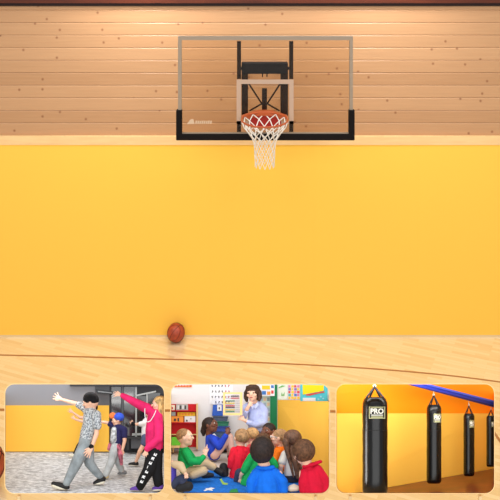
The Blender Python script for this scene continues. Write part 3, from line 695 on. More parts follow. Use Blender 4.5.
# blue rug lying on the raked floor
vs = []; pl = [(173, 484), (178, 489.5), (184, 492.6), (316, 492.6), (304, 480), (278, 470), (236, 468), (200, 471)]
for d in (.006, .001): vs += [I.pt(x, y, I.floor(x, y, d)) for x, y in pl]
n = len(pl)
rug = Thing(I, 'rug', 'blue classroom rug with white and green shapes under the children', 'rug', (220, 488))
base = Vector(rug.root.location)
link('rug_pile', vs, [tuple(range(n)), tuple(range(2*n-1, n-1, -1))]+[(i, n+i, n+(i+1) % n, (i+1) % n) for i in range(n)], mat('rug_blue', (36, 112, 204), .95, .1, var=.08, vscale=60), rug.root, base)
def on_rug(name, pl, m):
    vs = []; n = len(pl)
    for d in (.0072, .0055): vs += [I.pt(x, y, I.floor(x, y, d)) for x, y in pl]
    link(name, vs, [tuple(range(n)), tuple(range(2*n-1, n-1, -1))]+[(i, n+i, n+(i+1) % n, (i+1) % n) for i in range(n)], m, rug.root, base)
on_rug('white_figure', [(203.4, 490.6), (206, 489.2), (205.6, 488.2), (208, 488.2), (211, 487.4), (215, 488.2), (212, 489.4), (213, 490.8), (208, 490), (205, 491)], WHT)
on_rug('green_patch', [(229, 492.4), (231, 489.4), (237, 488.4), (238.5, 492.4)], mat('rug_green', (44, 138, 72), .95))
on_rug('lime_patch', [(219.5, 479.2), (221.6, 478.6), (224, 482.5), (228.4, 483.2), (227, 484.8), (222.6, 484.4)], mat('rug_lime', (150, 190, 82), .95))

RED = mat('red_board', (196, 24, 34), .6, .2); PINE = mat('pine_edge', (218, 184, 128), .6, .2)
sh = Thing(I, 'bookshelf', 'red-backed wooden bookshelf against the left of the classroom wall', 'bookshelf', (184, 447), T1)
sh.part('back_panel', PX().b(171.3, 404, 196.3, 447, .4, 2), RED, flat=True)
sh.part('side_panel', PX().b(196.3, 403.4, 198, 449, .4, 9), PINE, flat=True)
for y in (410.2, 422.3, 434): sh.part('shelf', PX().b(171.3, y, 196.3, y+1, 2, 9), PINE if y > 430 else RED, flat=True)
def bin_(x0, y0, x1, y1, m, label, w0=2.4, w1=8, name='book_bin', marks=None, cat='bin', grp=None):
    px = PX(); px.b(x0, y0, x1, y1, w0, w1)
    t = Thing(I, name, label, cat, ((x0+x1)/2, y1), T1, grp)
    t.part('body', px, m, flat=True)
    if marks:
        for (a, b, c, d, mm) in marks: t.part('cover', PX().b(a, b, c, d, w1, w1+.6), mm, flat=True)
    return t
cr = mat('cream_card', (236, 226, 206), .8); og = mat('orange_bin', (238, 148, 62), .7); yl = mat('yellow_card', (244, 196, 50), .7); gy = mat('grey_books', (176, 174, 170), .8); dkc = mat('dark_ink', (64, 58, 62), .8); pw_ = mat('pale_white_bin', (226, 224, 228), .8)
bin_(171.4, 405, 174.8, 410.1, cr, 'small cream card with red mark at the top left of the red shelf', marks=[(171.8, 407, 173, 409, RED)], name='card', cat='card')
bin_(176, 404.2, 188, 410.1, gy, 'row of grey books on the top of the red shelf', marks=[(177.5+2.4*k, 405.4, 178.9+2.4*k, 409, dkc if k % 2 else pw_) for k in range(4)], name='book_stack', cat='books')
bin_(171.4, 412, 175.5, 415.8, mat('slate_card', (150, 156, 158), .8), 'grey card standing on the second row of the red shelf', name='card', cat='card')
bin_(177.4, 412.3, 195.4, 416, yl, 'long yellow card strip on the second row of the red shelf', w0=2.4, w1=5, name='card_strip', cat='card', marks=[(179+3*k, 413.2, 180.6+3*k, 415, og) for k in range(5)])
bin_(171.4, 416.3, 183.4, 422.2, og, 'orange book bin on the middle of the red shelf', marks=[(174, 418.6, 176, 421, dkc), (177.6, 418, 179, 421.4, dkc)])
bin_(184.6, 416.2, 195.4, 422.2, pw_, 'white book bin beside the orange bin on the red shelf', marks=[(186, 419.8, 187.6, 421.4, dkc), (190, 418, 191.6, 419.4, gy)])
bin_(171.4, 437, 182, 445.4, mat('lime_green_bin', (106, 196, 52), .6), 'lime green bin on the low table behind the green jersey', w0=9.6, w1=20)
tb = Thing(I, 'low_table', 'low wooden table under the lime green bin', 'table', (178, 450), T1)
tb.part('table_top', PX().b(171.4, 445.5, 186, 448, 9.4, 24), PINE, flat=True)
for x in (172.5, 183.5): tb.part('leg', PX().b(x, 448, x+1.6, 452.4, 16, 19), PINE, flat=True)
bd = Thing(I, 'border_strip', 'orange patterned border strip high on the left classroom wall', 'wall border', (183, 387), T1)
bd.part('strip', PX().b(174, 384.9, 192, 387.2, .3, 1), mat('orange_border', (232, 150, 92), .8), flat=True)
for k in range(6): bd.part('motif', PX().b(175+2.9*k, 385.2, 176.6+2.9*k, 386.8, 1, 1.3), mat('red_orange', (206, 78, 50), .8), flat=True)
# alphabet chart with tiny unreadable marks
ch = Thing(I, 'wall_chart', 'white chart with rows of tiny dark letters on the classroom wall', 'chart', (219, 404), T1)
ch.part('paper', PX().b(209.6, 384.5, 233, 404, .3, .8), mat('chart_white', (232, 231, 234), .8), flat=True)
mk = [mat('ink_black', (62, 58, 66), .8), mat('ink_red', (176, 58, 70), .8)]
for r_, y in enumerate((385.8, 391.4, 396.8, 402)):
    for k in range(6):
        x = 211.5+3.3*k+(r_ % 2)*.3; q = [(x, y+1.2), (x+.5, y-1), (x+1.3, y-.9), (x+1.6, y+.1), (x+.9, y+.2), (x+.7, y+1.4)] if (k+r_) % 2 else [(x, y-.9), (x+1.3, y-.7), (x+1, y+.3), (x+1.5, y+1.2), (x+.4, y+1)]
        ch.part('letter', PX().p(q, .8, 1.1), mk[1 if k > 3 else 0], flat=True)
bb = Thing(I, 'storage_box', 'blue storage box with a white label under the letter chart', 'box', (217, 416), T1)
bb.part('box_body', PX().p([(213, 405), (223.5, 404.6), (223, 415.6), (212, 415.8)], 1, 9), mat('box_blue', (40, 88, 182), .6), flat=True)
bb.part('label_card', PX().b(217.2, 405, 221.6, 410.8, 9, 9.6), WHT, flat=True)
bb.part('label_mark', PX().b(218.8, 407.2, 219.8, 409.2, 9.6, 9.9), dkc, flat=True)
solo(I, 'picture_card', 'white picture card propped beside the blue storage box', 'card', PX().p([(211.6, 404), (213.4, 394), (215.6, 399), (214.8, 404.6)], 1.3, 2.4), WHT, T1)
def tray(x0, y0, x1, y1, m, label):
    t = Thing(I, 'tray', label, 'tray', ((x0+x1)/2, y1), T1, 'stacked storage trays')
    t.part('tray_body', PX().p([(x0, y0+.8), (x1, y0+.8), (x1-1, y1), (x0+1, y1)], 1, 14), m, flat=True); t.part('tray_lip', PX().b(x0-.4, y0, x1+.4, y0+.8, .8, 15), m, flat=True)
tray(213, 416.2, 228, 421, mat('slate_tray', (70, 84, 108), .5), 'slate grey tray at the top of the stack below the blue box')
tray(213.5, 421.4, 229, 426, mat('green_tray', (34, 120, 92), .5), 'green tray in the middle of the tray stack')
tray(214, 426.4, 229.5, 431.6, mat('blue_tray', (44, 78, 170), .5), 'blue tray at the bottom of the tray stack')
st = Thing(I, 'low_cabinet', 'low dark blue cabinet carrying the stack of trays', 'cabinet', (222, 450), T1)
st.part('cabinet_body', PX().b(212, 432, 231, 450, .6, 16), mat('cabinet_navy', (56, 74, 104), .6), flat=True); st.part('cabinet_door', PX().b(213, 433.4, 230, 449, 16, 16.6), mat('cabinet_navy_door', (64, 84, 116), .6), flat=True)
# right hand display wall
gp = Thing(I, 'notice_board', 'green-edged notice board behind the teacher with rows of small cards', 'notice board', (266, 430), T1)
gp.part('board', PX().b(257, 396, 271, 430, .3, 1.2), mat('pale_green_board', (188, 206, 196), .8), flat=True)
gp.part('green_edge', PX().b(270.2, 384.6, 277.1, 442, .3, 3), mat('board_green', (16, 116, 72), .7), flat=True)
cc = [mat('card_blue_grey', (150, 168, 186), .8), mat('card_tan', (206, 180, 150), .8), mat('card_grey', (130, 140, 140), .8)]
for j in range(6):
    for k in range(3): gp.part('card', PX().b(260+3.5*k, 397.6+5*j, 262.6+3.5*k, 401+5*j, 1.2, 1.6), cc[(j*2+k) % 3], flat=True)
ps = Thing(I, 'poster', 'white poster with yellow and blue panels right above the teacher', 'poster', (266, 396), T1)
ps.part('paper', PX().b(259.5, 384.5, 274.6, 396, 3.2, 3.8), mat('poster_white', (228, 230, 236), .8), flat=True)
BL = mat('panel_blue', (70, 120, 190), .8); RD = mat('panel_red', (206, 70, 66), .8)
for q, m in (((262, 385.4, 270, 389.4), yl), ((262, 391, 266, 394.6), BL), ((267, 391.4, 270.4, 394.8), og), ((271, 385.2, 273.8, 388), BL), ((271.2, 390.4, 273.6, 393.6), RD)): ps.part('panel', PX().b(*q, 3.8, 4.1), m, flat=True)
ps = Thing(I, 'drawing', 'pale drawing with green strokes pinned over the yellow panel', 'drawing', (282, 400), T1)
ps.part('paper', PX().b(277.6, 384.6, 287.6, 399.6, .4, 1.1), mat('drawing_paper', (218, 224, 210), .8), flat=True)
for q in ([(278.6, 387.4), (282, 385.4), (285.6, 385.8), (282, 387.2), (279, 388.2)], [(281.2, 395.8), (281.8, 392), (282.8, 395.4), (284.6, 391.8), (284.4, 395.8)]): ps.part('stroke', PX().p(q, 1.1, 1.4), mat('drawing_green', (110, 170, 90), .8), flat=True)
ps = Thing(I, 'collage', 'collage of small pink, blue and yellow pictures beside the green drawing', 'collage', (294, 400), T1)
ps.part('paper', PX().b(287.8, 384.6, 300.2, 399.8, .4, 1.1), mat('collage_paper', (206, 200, 206), .8), flat=True)
pal = [mat('pink_bit', (214, 120, 160), .8), BL, yl, mat('teal_bit', (80, 176, 176), .8), RD, mat('violet_bit', (130, 110, 180), .8)]
for j in range(5):
    for k in range(4): ps.part('picture', PX().b(288.4+2.9*k, 385.2+2.9*j, 290.4+2.9*k+.5*((j+k) % 2), 387.4+2.9*j, 1.1, 1.4), pal[(j*5+k*2+j*k) % 6], flat=True)
ps = Thing(I, 'bulletin_board', 'teal bulletin board with a large yellow sheet at the top right', 'bulletin board', (315, 401), T1)
ps.part('backing', PX().p(clipr(I, 300.4, 384.4, 327.6, 401), .4, 1.6), mat('teal_backing', (82, 190, 204), .8), flat=True)
ps.part('yellow_sheet', PX().p([(302.6, 384.7), (324, 384.7), (323.6, 390.8), (302.8, 394.6)], 1.6, 2), mat('sheet_yellow', (252, 216, 30), .8), flat=True)
ps.part('red_strip', PX().p([(306, 394.4), (324.2, 391.2), (324.6, 392.4), (318, 393.6), (310, 395.6), (306, 395.6)], 1.6, 2), RD, flat=True)
ps.part('white_card', PX().b(302.8, 397.8, 315.6, 401, 1.6, 2.4), WHT, flat=True)
for x, y in ((320, 396), (322.4, 398), (317.5, 398.6)): ps.part('sticker', PX().b(x, y, x+1.8, y+1.4, 1.6, 1.9), mat('sticker_blue', (150, 206, 226), .8), flat=True)

# teacher, on a low chair, holding the counting frame
HBR = mat('brown_hair', (66, 44, 34), .7, .3, var=.25, vscale=70)
tt = I.floor(256, 458)
p = Person(I, 'teacher in lavender shirt, seated, holding up a wooden counting frame', (253, 462), tt)
p.head(252.6, 393.2, 8, 8.0, -14, -2, 3, neck=(254, 402, 4))
p.limb((255, 408, 2, 6), (256, 420, 2, 6), (256, 434, 0, 6.4))
p.limb((250, 406, 4, 3.6), (246, 408, 6, 3.4), (243.2, 416, 10, 2.6), (247, 409, 16, 1.9), (249, 405.8, 17, 1.7)); p.hand(248.6, 406.4, 17, 62, 7.4, 8, .7, thumb=-1)
p.limb((260, 406, 2, 3.8), (264, 412, 3, 3.4), (264, 423, 6, 2.8), (253, 425, 14, 2.2), (244.5, 420.4, 18, 1.7)); p.hand(244.5, 420.4, 18, 150, 8, 10, .5, thumb=-1)
for sg in (-1, 1): p.limb((256+sg*3, 437, 0, 4.6), (254+sg*5, 441, 18, 4), (254+sg*5, 459, 14, 2.6))
p.body(); p.face()
p.hair(HBR, extra=[((.86, .1, -.1, .3), (.9, -.5, -.05, .3), (.8, -.9, .05, .2)), ((-.86, .1, -.1, .3), (-.9, -.5, -.05, .3), (-.8, -.9, .05, .2)), ((0, .2, -.6, .6), (0, -.6, -.55, .6)), ((-.5, .78, .5, .22), (.1, .85, .6, .22), (.6, .66, .5, .22))], r=(.98, .92, 1.0))
LAV = mat('lavender_shirt', (170, 180, 220), .8, .15, var=.06, vscale=30)
p.wear('shirt', LAV, ((254.5, 406, 2, 5.2), (256, 415, 2, 8), (256.4, 426, 2, 8.2), (256.4, 436, 0, 8)), ((250, 405.5, 4, 3.8), (246, 408, 6, 4), (243.8, 415.5, 10, 3.4), (246, 411.5, 14, 2.6)),
       ((259, 405.5, 2, 4.4), (264, 411.5, 3, 4.3), (264, 422.6, 6, 3.8), (255, 425, 13, 3.2), (248.4, 422.4, 16.6, 2.5)))
p.part('collar', PX().p([(250.4, 401.6), (254, 406.4), (252.6, 409.4), (249.4, 404.6)], 10, 10.8).p([(254, 406.4), (258, 401.4), (258.6, 405), (255.2, 409)], 10, 10.8), mat('collar_lavender', (188, 198, 232), .8), flat=True)
p.wear('skirt', mat('slate_skirt', (70, 76, 98), .9), ((256, 436, 0, 8), (255, 440, 16, 7.6), (255, 450, 18, 6.6)))
p.shoe((249, 461.4, 14), (248, 462, 20), 2.2, SHOEB); p.shoe((259, 461.4, 14), (260, 462, 20), 2.2, SHOEB)
cs = Thing(I, 'chair', 'small wooden chair the teacher sits on', 'chair', (257, 458), tt)
cs.part('seat', PX().b(247, 446.4, 266, 447.8, -11, 5), PINE, flat=True)
for x in (248, 263.4):
    for wz in (-8.4, 5): cs.part('leg', PX().b(x, 447.8, x+1.7, 457+wz*.12, wz-2, wz-.3), PINE, flat=True)
cs.part('backrest', PX().b(248, 424, 265, 434, -12, -10.6), PINE, flat=True)
for x in (248, 263.4): cs.part('back_post', PX().b(x, 434, x+1.7, 446.4, -12, -10.4), PINE, flat=True)
# counting frame
ab = Thing(I, 'counting_frame', 'wooden counting frame with rows of coloured beads held by the teacher', 'counting frame', (232, 415), tt-24*I.K(tt))
WOODL = mat('abacus_wood', (232, 190, 124), .6)
for q in ((223, 392.2, 225.2, 415.2), (240, 392.2, 242.4, 415.2), (225.2, 392.2, 240, 394), (225.2, 413, 240, 415.2)): ab.part('frame_bar', PX().b(*q, -1, 1), WOODL, flat=True)
bm = {'r': mat('bead_red', (190, 60, 72), .5), 'y': mat('bead_yellow', (214, 190, 60), .5), 'g': mat('bead_green', (50, 120, 84), .5), 'k': mat('bead_dark', (70, 52, 66), .5)}
for y, x0, n, cols in ((396.2, 231.4, 7, 'k'), (398.2, 231.4, 7, 'r'), (401, 226, 8, 'g'), (403.2, 226, 8, 'y'), (405.8, 226, 8, 'r'), (407.4, 226, 8, 'k'), (409.8, 226, 8, 'y'), (411.6, 226, 8, 'g')):
    ab.part('rod', PX().c((225, y, 0, .18), (240.2, y, 0, .18)), mat('rod_steel', (150, 150, 150), .4))
    for k in range(n): ab.part('bead', PX().e(x0+1.15*k, y, 0, .56, .85, .85, None, 8, 6), bm[cols])

# children -----------------------------------------------------------
KH = mat('khaki_cloth', (196, 172, 138), .9, .1); GRN = mat('green_jersey', (28, 158, 84), .85, .15, var=.08, vscale=30); DKJ = mat('dark_denim', (52, 58, 82), .9)
SHB = mat('soft_black_shoe', (28, 28, 32), .7)
BLH = mat('sandy_hair', (150, 116, 82), .75, .2, var=.2, vscale=80); BRH = mat('mid_brown_hair', (88, 60, 42), .75, .25, var=.3, vscale=70); BKH = mat('black_hair', (38, 28, 26), .65, .3, var=.3, vscale=70)
# boy in green, left
p = Person(I, 'child in green jersey sitting at the left with one finger raised', (190, 479))
p.head(185.4, 437.6, 6, 8.6, 78, 8, 0, neck=(184, 447, 4))
p.limb((184, 452, 3, 5), (184.6, 462, 3, 5.6), (186, 469, 2, 6))
p.limb((186, 452, 8, 3.4), (191, 461.5, 14, 2.6), (199, 461.5, 15, 2.1), (205.4, 454.6, 14, 1.7)); p.hand(205.4, 454.6, 14, 80, 8.4, 9, .5, thumb=1)
p.limb((187, 452, -2, 3.2), (194, 460, -5, 2.4), (202, 458, -6, 1.8)); p.hand(202, 458, -6, 40, 7)
p.B.c((206.4, 449, 14, .75), (206.8, 446.8, 14, .65), (207, 444.8, 14, .55))
p.limb((187, 470, -1, 5), (204, 462, -4, 4), (214, 468, -6, 3)); p.limb((187, 472, 6, 5), (203, 471, 14, 4), (192, 476, 16, 3))
p.body(); p.face(); p.hair(BLH, c=(0, .3, -.2), r=(.84, .8, .88))
p.wear('jersey', GRN, ((184.4, 450.6, 3, 5.4), (184.6, 459, 3, 7), (186, 468, 3, 7.4)), ((186, 452, 8, 4.6), (190.6, 461, 14, 3.9), (198.5, 461.8, 15, 3.2), (203.4, 457, 14.4, 2.5)), ((187, 452, -2, 4.4), (194, 460, -5, 3.2), (200, 459, -6, 2.6)))
p.wear('trousers', KH, ((186.4, 469, 2, 6.6), (188, 470, 0, 5.8), (204, 463, -4, 4.8), (213, 467, -6, 3.8)), ((188, 472, 6, 5.4), (203, 470.8, 14, 4.6), (193, 475.4, 16, 3.6)))
p.shoe((204, 478.4, 10), (212, 477.6, 9), 3.2, SHB); p.wear('shoe', SHB, ((216.4, 470, -6, 3.0), (221, 472.5, -4, 3.2)), vox=.4)
# girl in blue
p = Person(I, 'child in blue cardigan hugging knees and looking up to the teacher', (222, 460.5), skin=SKIN2)
p.head(210.6, 425.4, 2, 8.0, 62, 26, -8, neck=(209, 434, 0))
p.limb((210.6, 440, 0, 5), (212, 449, 0, 5.4), (214, 455, -1, 5.6))
p.limb((213, 439, 6, 3.2), (219, 447, 9, 2.4), (227.4, 432.6, 12, 1.7)); p.hand(227.0, 433.4, 12, 70, 7, 10, .7)
p.limb((214, 439, -4, 3.2), (221, 443, -5, 2.2), (229, 432.4, 7, 1.6)); p.hand(229, 432.4, 7, 110, 6.6, 10, .7)
p.body(); p.face()
p.hair(BKH, extra=[((0, 0, -.8, .5), (0, -.35, -1.15, .42), (0, -.8, -1.3, .2))])
BLC = mat('blue_cardigan', (42, 70, 188), .85, .15, var=.08, vscale=30)
p.wear('cardigan', BLC, ((210.6, 438.4, 0, 5.2), (212, 448, 0, 6.6), (214, 454, -1, 6.6)), ((213, 439, 6, 4.2), (219, 446.6, 9, 3.5), (225.6, 436, 11.4, 2.7)), ((214, 439, -4, 4), (221, 443, -5, 3.2), (226.6, 435.6, 3.4, 2.6)))
p.wear('shirt_collar', WHT, ((214, 435.2, 4, 1.4), (216, 438.4, 5.6, 1.3)), vox=.4, smooth=1)
p.wear('leggings', mat('pale_pink_leggings', (214, 172, 158), .8), ((214.6, 455, 3, 4.4), (229.5, 436.5, 5, 3.4), (232.6, 454, 4, 2.4)), ((215, 455, -4, 4.2), (228.6, 438, -3, 3.2), (230, 456, -5, 2.4)))
p.shoe((231.4, 457.6, 4), (236.4, 457.4, 4), 2.1, SHB); p.shoe((229.6, 459, -4), (234.4, 458.4, -4), 2.1, SHB)
# child cut off at the lower left corner
p = Person(I, 'child in purple cut off at the lower left corner, khaki arm and black shoe', (186, 491.6))
p.limb((172.4, 463, 2, 4), (172.6, 474, 2, 5), (174, 484, 0, 5)); p.limb((173, 465, 6, 3), (180.4, 468, 12, 2.6), (185.4, 473.4, 15, 1.8)); p.hand(185, 473, 15, 288, 6.6, 9, .5)
p.limb((174, 484, 2, 4.4), (182, 479, 6, 3.8), (186, 486, 9, 3)); p.body()
p.wear('shirt', mat('purple_cloth', (74, 62, 160), .9), ((171.6, 466, 2, 4.4), (171.8, 475, 2, 4.6), (172, 483, 1, 4.6)))
p.wear('sleeve', KH, ((174.6, 464.4, 8, 3.6), (180.4, 465.8, 12, 4.2), (183.8, 470.8, 14.6, 2.8)))
p.wear('trousers', DKJ, ((174.6, 484, 2, 5), (182, 478.6, 7, 4.4), (184, 484, 10, 4)))
p.wear('shoe', SHB, ((179, 488.6, 11, 3.6), (188, 486.4, 12, 5.2)), vox=.45)
# two fair-haired children in the middle
p = Person(I, 'child in coral shirt half hidden between bright red shirt and orange shirt', (252, 470))
p.head(251.2, 435.6, 0, 7.6, -125, 8, 6, neck=(252, 445, -1))
p.limb((252, 450, -1, 5), (252, 460, -1, 5.4), (252, 466, -1, 5.6)); p.limb((248, 450, 2, 2.8), (246, 459, 5, 2.2), (243, 463, 0, 1.7)); p.hand(243, 463, 0, 200, 6)
p.limb((252, 466, -2, 4), (245, 467, -11, 3.4), (252, 468, -14, 2.4)); p.limb((254, 466, -2, 4), (262, 467, -11, 3.4), (254, 468, -14, 2.4))
p.body(); p.face(); p.hair(mat('honey_hair', (172, 134, 90), .75, .2, var=.2, vscale=80))
p.wear('shirt', mat('coral_cloth', (206, 84, 88), .9), ((252, 448.6, -1, 5.6), (252, 460, -1, 6.4), (252, 466, -1, 6.4)), ((248, 450, 2, 3.6), (246, 458, 5, 3)))
p.wear('trousers', DKJ, ((252, 466, -2, 5), (245, 467, -11, 4), (252, 468, -14, 3)), ((254, 466, -2, 5), (262, 467, -11, 4), (254, 468, -14, 3)))
p = Person(I, 'child in bright red shirt and black trousers seen from behind, mid-left', (238, 480), 5.63)
p.head(241.4, 438, 2, 8.8, -158, 6, -4, neck=(240.6, 447, 2))
p.limb((240.4, 454, 2, 5.4), (238.6, 466, 2, 6.4), (237.4, 478, 2, 6.6))
p.limb((234, 452, 4, 3.4), (231, 463, 8, 2.8), (230.4, 473, 2, 2.0)); p.hand(230.4, 473, 2, 262, 7)
p.limb((247, 452, 2, 3.4), (250, 464, 3, 2.6), (246, 472, -6, 1.9)); p.hand(246, 472, -6, 220, 7)
p.limb((235, 479, -2, 5), (227, 479, -9, 4), (240, 480, -12, 3)); p.limb((240, 479, -2, 5), (249, 479, -9, 4), (238, 480.4, -13, 3))
p.body(); p.face(); p.hair(BLH)
RDS = mat('red_shirt', (208, 30, 52), .85, .15, var=.08, vscale=30)
p.wear('shirt', RDS, ((240.6, 449.4, 2, 5.4), (239.4, 458, 2, 8), (237.6, 468, 2, 8), (237, 479, 2, 7.6)), ((234.4, 451, 4, 4.2), (231.6, 460, 7, 3.8), (230.8, 466, 6, 3.2)), ((246.6, 451, 2, 4.2), (249.6, 460, 3, 3.4)))
p.wear('trousers', SHB, ((235, 479, -2, 5.4), (227, 478.6, -8, 4.8), (238, 480, -12, 3.6)), ((240, 479, -2, 5.4), (248, 478, -8, 4.6), (238, 480, -13, 3.6)))
p.wear('shoe', SHB, ((223.6, 467, -4, 4.2), (224.6, 474.5, -2, 5.0)), vox=.45)
# dark-haired child facing left with a hand at the cheek
p = Person(I, 'child with hand on cheek half hidden just below the green board edge', (268, 465), 5.9, skin=SKIN2)
p.head(268.6, 431.4, 0, 8, -38, 10, 10, neck=(270, 440, -2))
p.limb((270, 446, -3, 5), (270, 453, -3, 5.4), (270, 458, -3, 5.4)); p.limb((265, 446, 2, 3), (261, 451, 7, 2.2), (262.4, 437, 9, 1.7)); p.hand(262.6, 437, 9, 84, 7.4, 8, .4)
p.limb((275, 446, -2, 3), (277, 455, 2, 2.2), (272, 458, 6, 1.7)); p.hand(272, 458, 6, 200, 6)
p.limb((268, 457, 2, 4), (262, 459, 10, 3), (270, 460, 12, 2.4)); p.limb((272, 457, 2, 4), (278, 459, 10, 3), (268, 460, 13, 2.4))
p.body(); p.face(); p.hair(BKH)
p.wear('shirt', mat('brown_tee', (120, 84, 66), .9), ((270, 444.6, -3, 5.4), (270, 453, -3, 6.2), (270, 457, -3, 6.2)), ((265, 446, 2, 3.6), (262.4, 449.4, 6, 3)), ((275, 446, -2, 3.6), (276.6, 453, 2, 3)))
p.wear('trousers', DKJ, ((268, 457, 2, 4.6), (262, 458.4, 10, 3.6)), ((272, 457, 2, 4.6), (278, 458.4, 10, 3.6)))
# boy in orange with glasses
p = Person(I, 'child in glasses and orange shirt looking left', (280, 473))
p.head(278.8, 437.8, 2, 8.3, -96, 4, 0, neck=(280, 447, 0))
p.limb((280, 452, 0, 5), (280, 461, 0, 5.4), (280, 468, 0, 5.6)); p.limb((277, 452, 5, 3), (275, 462, 7, 2.3), (271, 467, 5, 1.8)); p.hand(271, 467, 5, 200, 6.6)
p.limb((284, 452, -4, 3), (284, 461, -6, 2.2), (276, 466, -10, 1.7)); p.hand(276, 466, -10, 200, 6)
p.limb((278, 468, 3, 4.6), (264, 467, 5, 3.6), (274, 470, 9, 2.8)); p.limb((280, 468, -3, 4.6), (266, 466, -8, 3.6), (276, 469, -12, 2.8))
p.body(); p.face(); p.hair(BLH)
GLS = mat('glasses_frame', (226, 220, 216), .3, .5)
g = PX(); 
for sg in (-1, 1):
    cpt = p.hp((sg*.33, .06, .95)); g.tube([cpt+p.M @ Vector((.2*math.cos(a), .17*math.sin(a), 0))*p.R for a in (2*math.pi*k/14 for k in range(14))], .3, 6, True); g.capsule(p.hp((sg*.52, .1, .93)), p.hp((sg*.8, .04, .1)), .28, .28, 6, 2)
g.capsule(p.hp((-.14, .1, .97)), p.hp((.14, .1, .97)), .28, .28, 6, 2); p.part('glasses', g, GLS)
ORS = mat('orange_shirt', (236, 120, 30), .85, .15, var=.08, vscale=30)
p.wear('shirt', ORS, ((280, 450, 0, 5.2), (279, 460, 0, 6.2), (279.6, 467, 0, 6.2)), ((277, 452, 5, 3.8), (275.2, 460, 7, 3.2)), ((284, 452, -4, 3.6), (284, 459, -6, 3)))
p.wear('trousers', DKJ, ((279, 467, 2, 5), (265, 467, 5, 4.2), (272, 470, 9, 3.4)), ((280, 467, -3, 5), (266, 466, -8, 4.2), (275, 469, -12, 3.4)))
# child in green behind the boy in blue
p = Person(I, 'child in green tee sitting hidden behind the royal blue polo', (256, 486), 5.47)
p.head(263, 443.4, 2, 8.6, -170, 4, 0, neck=(261, 453, 1))
p.limb((259, 458, 0, 5.6), (256, 470, 0, 6.2), (254, 480, 0, 6.4)); p.limb((251, 458, 4, 3.4), (245, 470, 6, 2.6), (241.6, 474, 4, 2.1), (240.4, 477.5, 1, 1.7)); p.hand(240.4, 477.5, 1, 262, 6, 10, .5)
p.limb((267, 458, 2, 3.4), (275, 466, 2, 2.6), (270, 474, -5, 1.9)); p.hand(270, 474, -5, 210, 7)
p.limb((252, 481, -2, 5.4), (239, 472, -7, 4.4), (237, 482, -9, 3.2)); p.limb((257, 481, -2, 5.4), (267, 474, -7, 4.4), (266, 482, -10, 3.2))
p.body(); p.face(); p.hair(BRH, c=(0, .36, -.16), r=(.9, .92, .98))
p.wear('tee', GRN, ((260, 455, 0, 6), (257, 464, 0, 8.2), (253, 474, 0, 9.4), (249.6, 484, 1, 9.4)), ((252, 457.4, 4, 4.6), (246.6, 466, 6, 4.2), (244.6, 470, 6, 3.7)), ((267, 457, 2, 4.6), (273.6, 463.5, 2, 4.2), (275, 466, 2, 3.6)))
p.wear('shorts', DKJ, ((252, 481, -2, 6), (240, 473.6, -6, 5.2), (237.6, 480, -8, 4)), ((257, 481, -2, 5.8), (266, 475, -6, 5), (266, 481, -10, 4)))
# girl with long hair
p = Person(I, 'child in white tee and dark jeans seen from behind', (293, 485), 5.53)
p.head(291.4, 440, 3, 9.4, -132, 6, -2, neck=(293, 450, 1))
p.limb((293, 456, 1, 5.6), (293, 468, 1, 6.2), (293, 480, 1, 6.6)); p.limb((285, 455, 4, 3.4), (281, 466, 7, 2.6), (280, 475, 2, 2)); p.hand(280, 475, 2, 262, 7)
p.limb((301, 455, 1, 3.4), (304, 466, 1, 2.6), (300, 474, -6, 1.9)); p.hand(300, 474, -6, 220, 7)
p.limb((290, 482, -2, 5), (281, 481, -8, 4), (294, 484, -12, 3)); p.limb((296, 482, -2, 5), (304, 481, -8, 4), (292, 484, -12, 3))
p.body(); p.face()
LBH = mat('long_brown_hair', (92, 64, 48), .6, .35, var=.35, vscale=60)
p.hair(LBH, r=(.94, .92, 1.02), more=[(291, 440, -2, 8), (294, 452, 7, 5.2), (296, 464, 9.5, 3.6), (297.5, 478, 10, 1.6)])
h2 = PX().c((286, 442, 8, 4), (287.5, 453, 10, 2.2), (291, 466, 10.4, 1.6), (293.5, 477, 10, .9)).c((297, 446, 6, 4), (299.5, 458, 9, 2.2), (301, 472, 9.6, 1.2)); p.part('hair_strands', h2, LBH, .4, 2)
p.wear('tee', mat('cream_tee', (228, 222, 214), .9, .1), ((293, 453, 1, 6), (292.6, 462, 1, 8.4), (292.6, 474, 1, 8.2)), ((285.4, 454.4, 4, 4.2), (282, 461.5, 6.4, 3.8)), ((300.6, 454.4, 1, 4), (303.2, 462, 1, 3.4)))
p.wear('jeans', mat('charcoal_jeans', (50, 50, 60), .9), ((292.8, 476, 1, 8), (292.6, 482, 0, 8)), ((290, 482, -2, 5.6), (281, 481, -7, 4.6), (292, 484, -12, 3.6)), ((296, 482, -2, 5.6), (304, 481, -7, 4.6), (292, 484, -12, 3.6)))
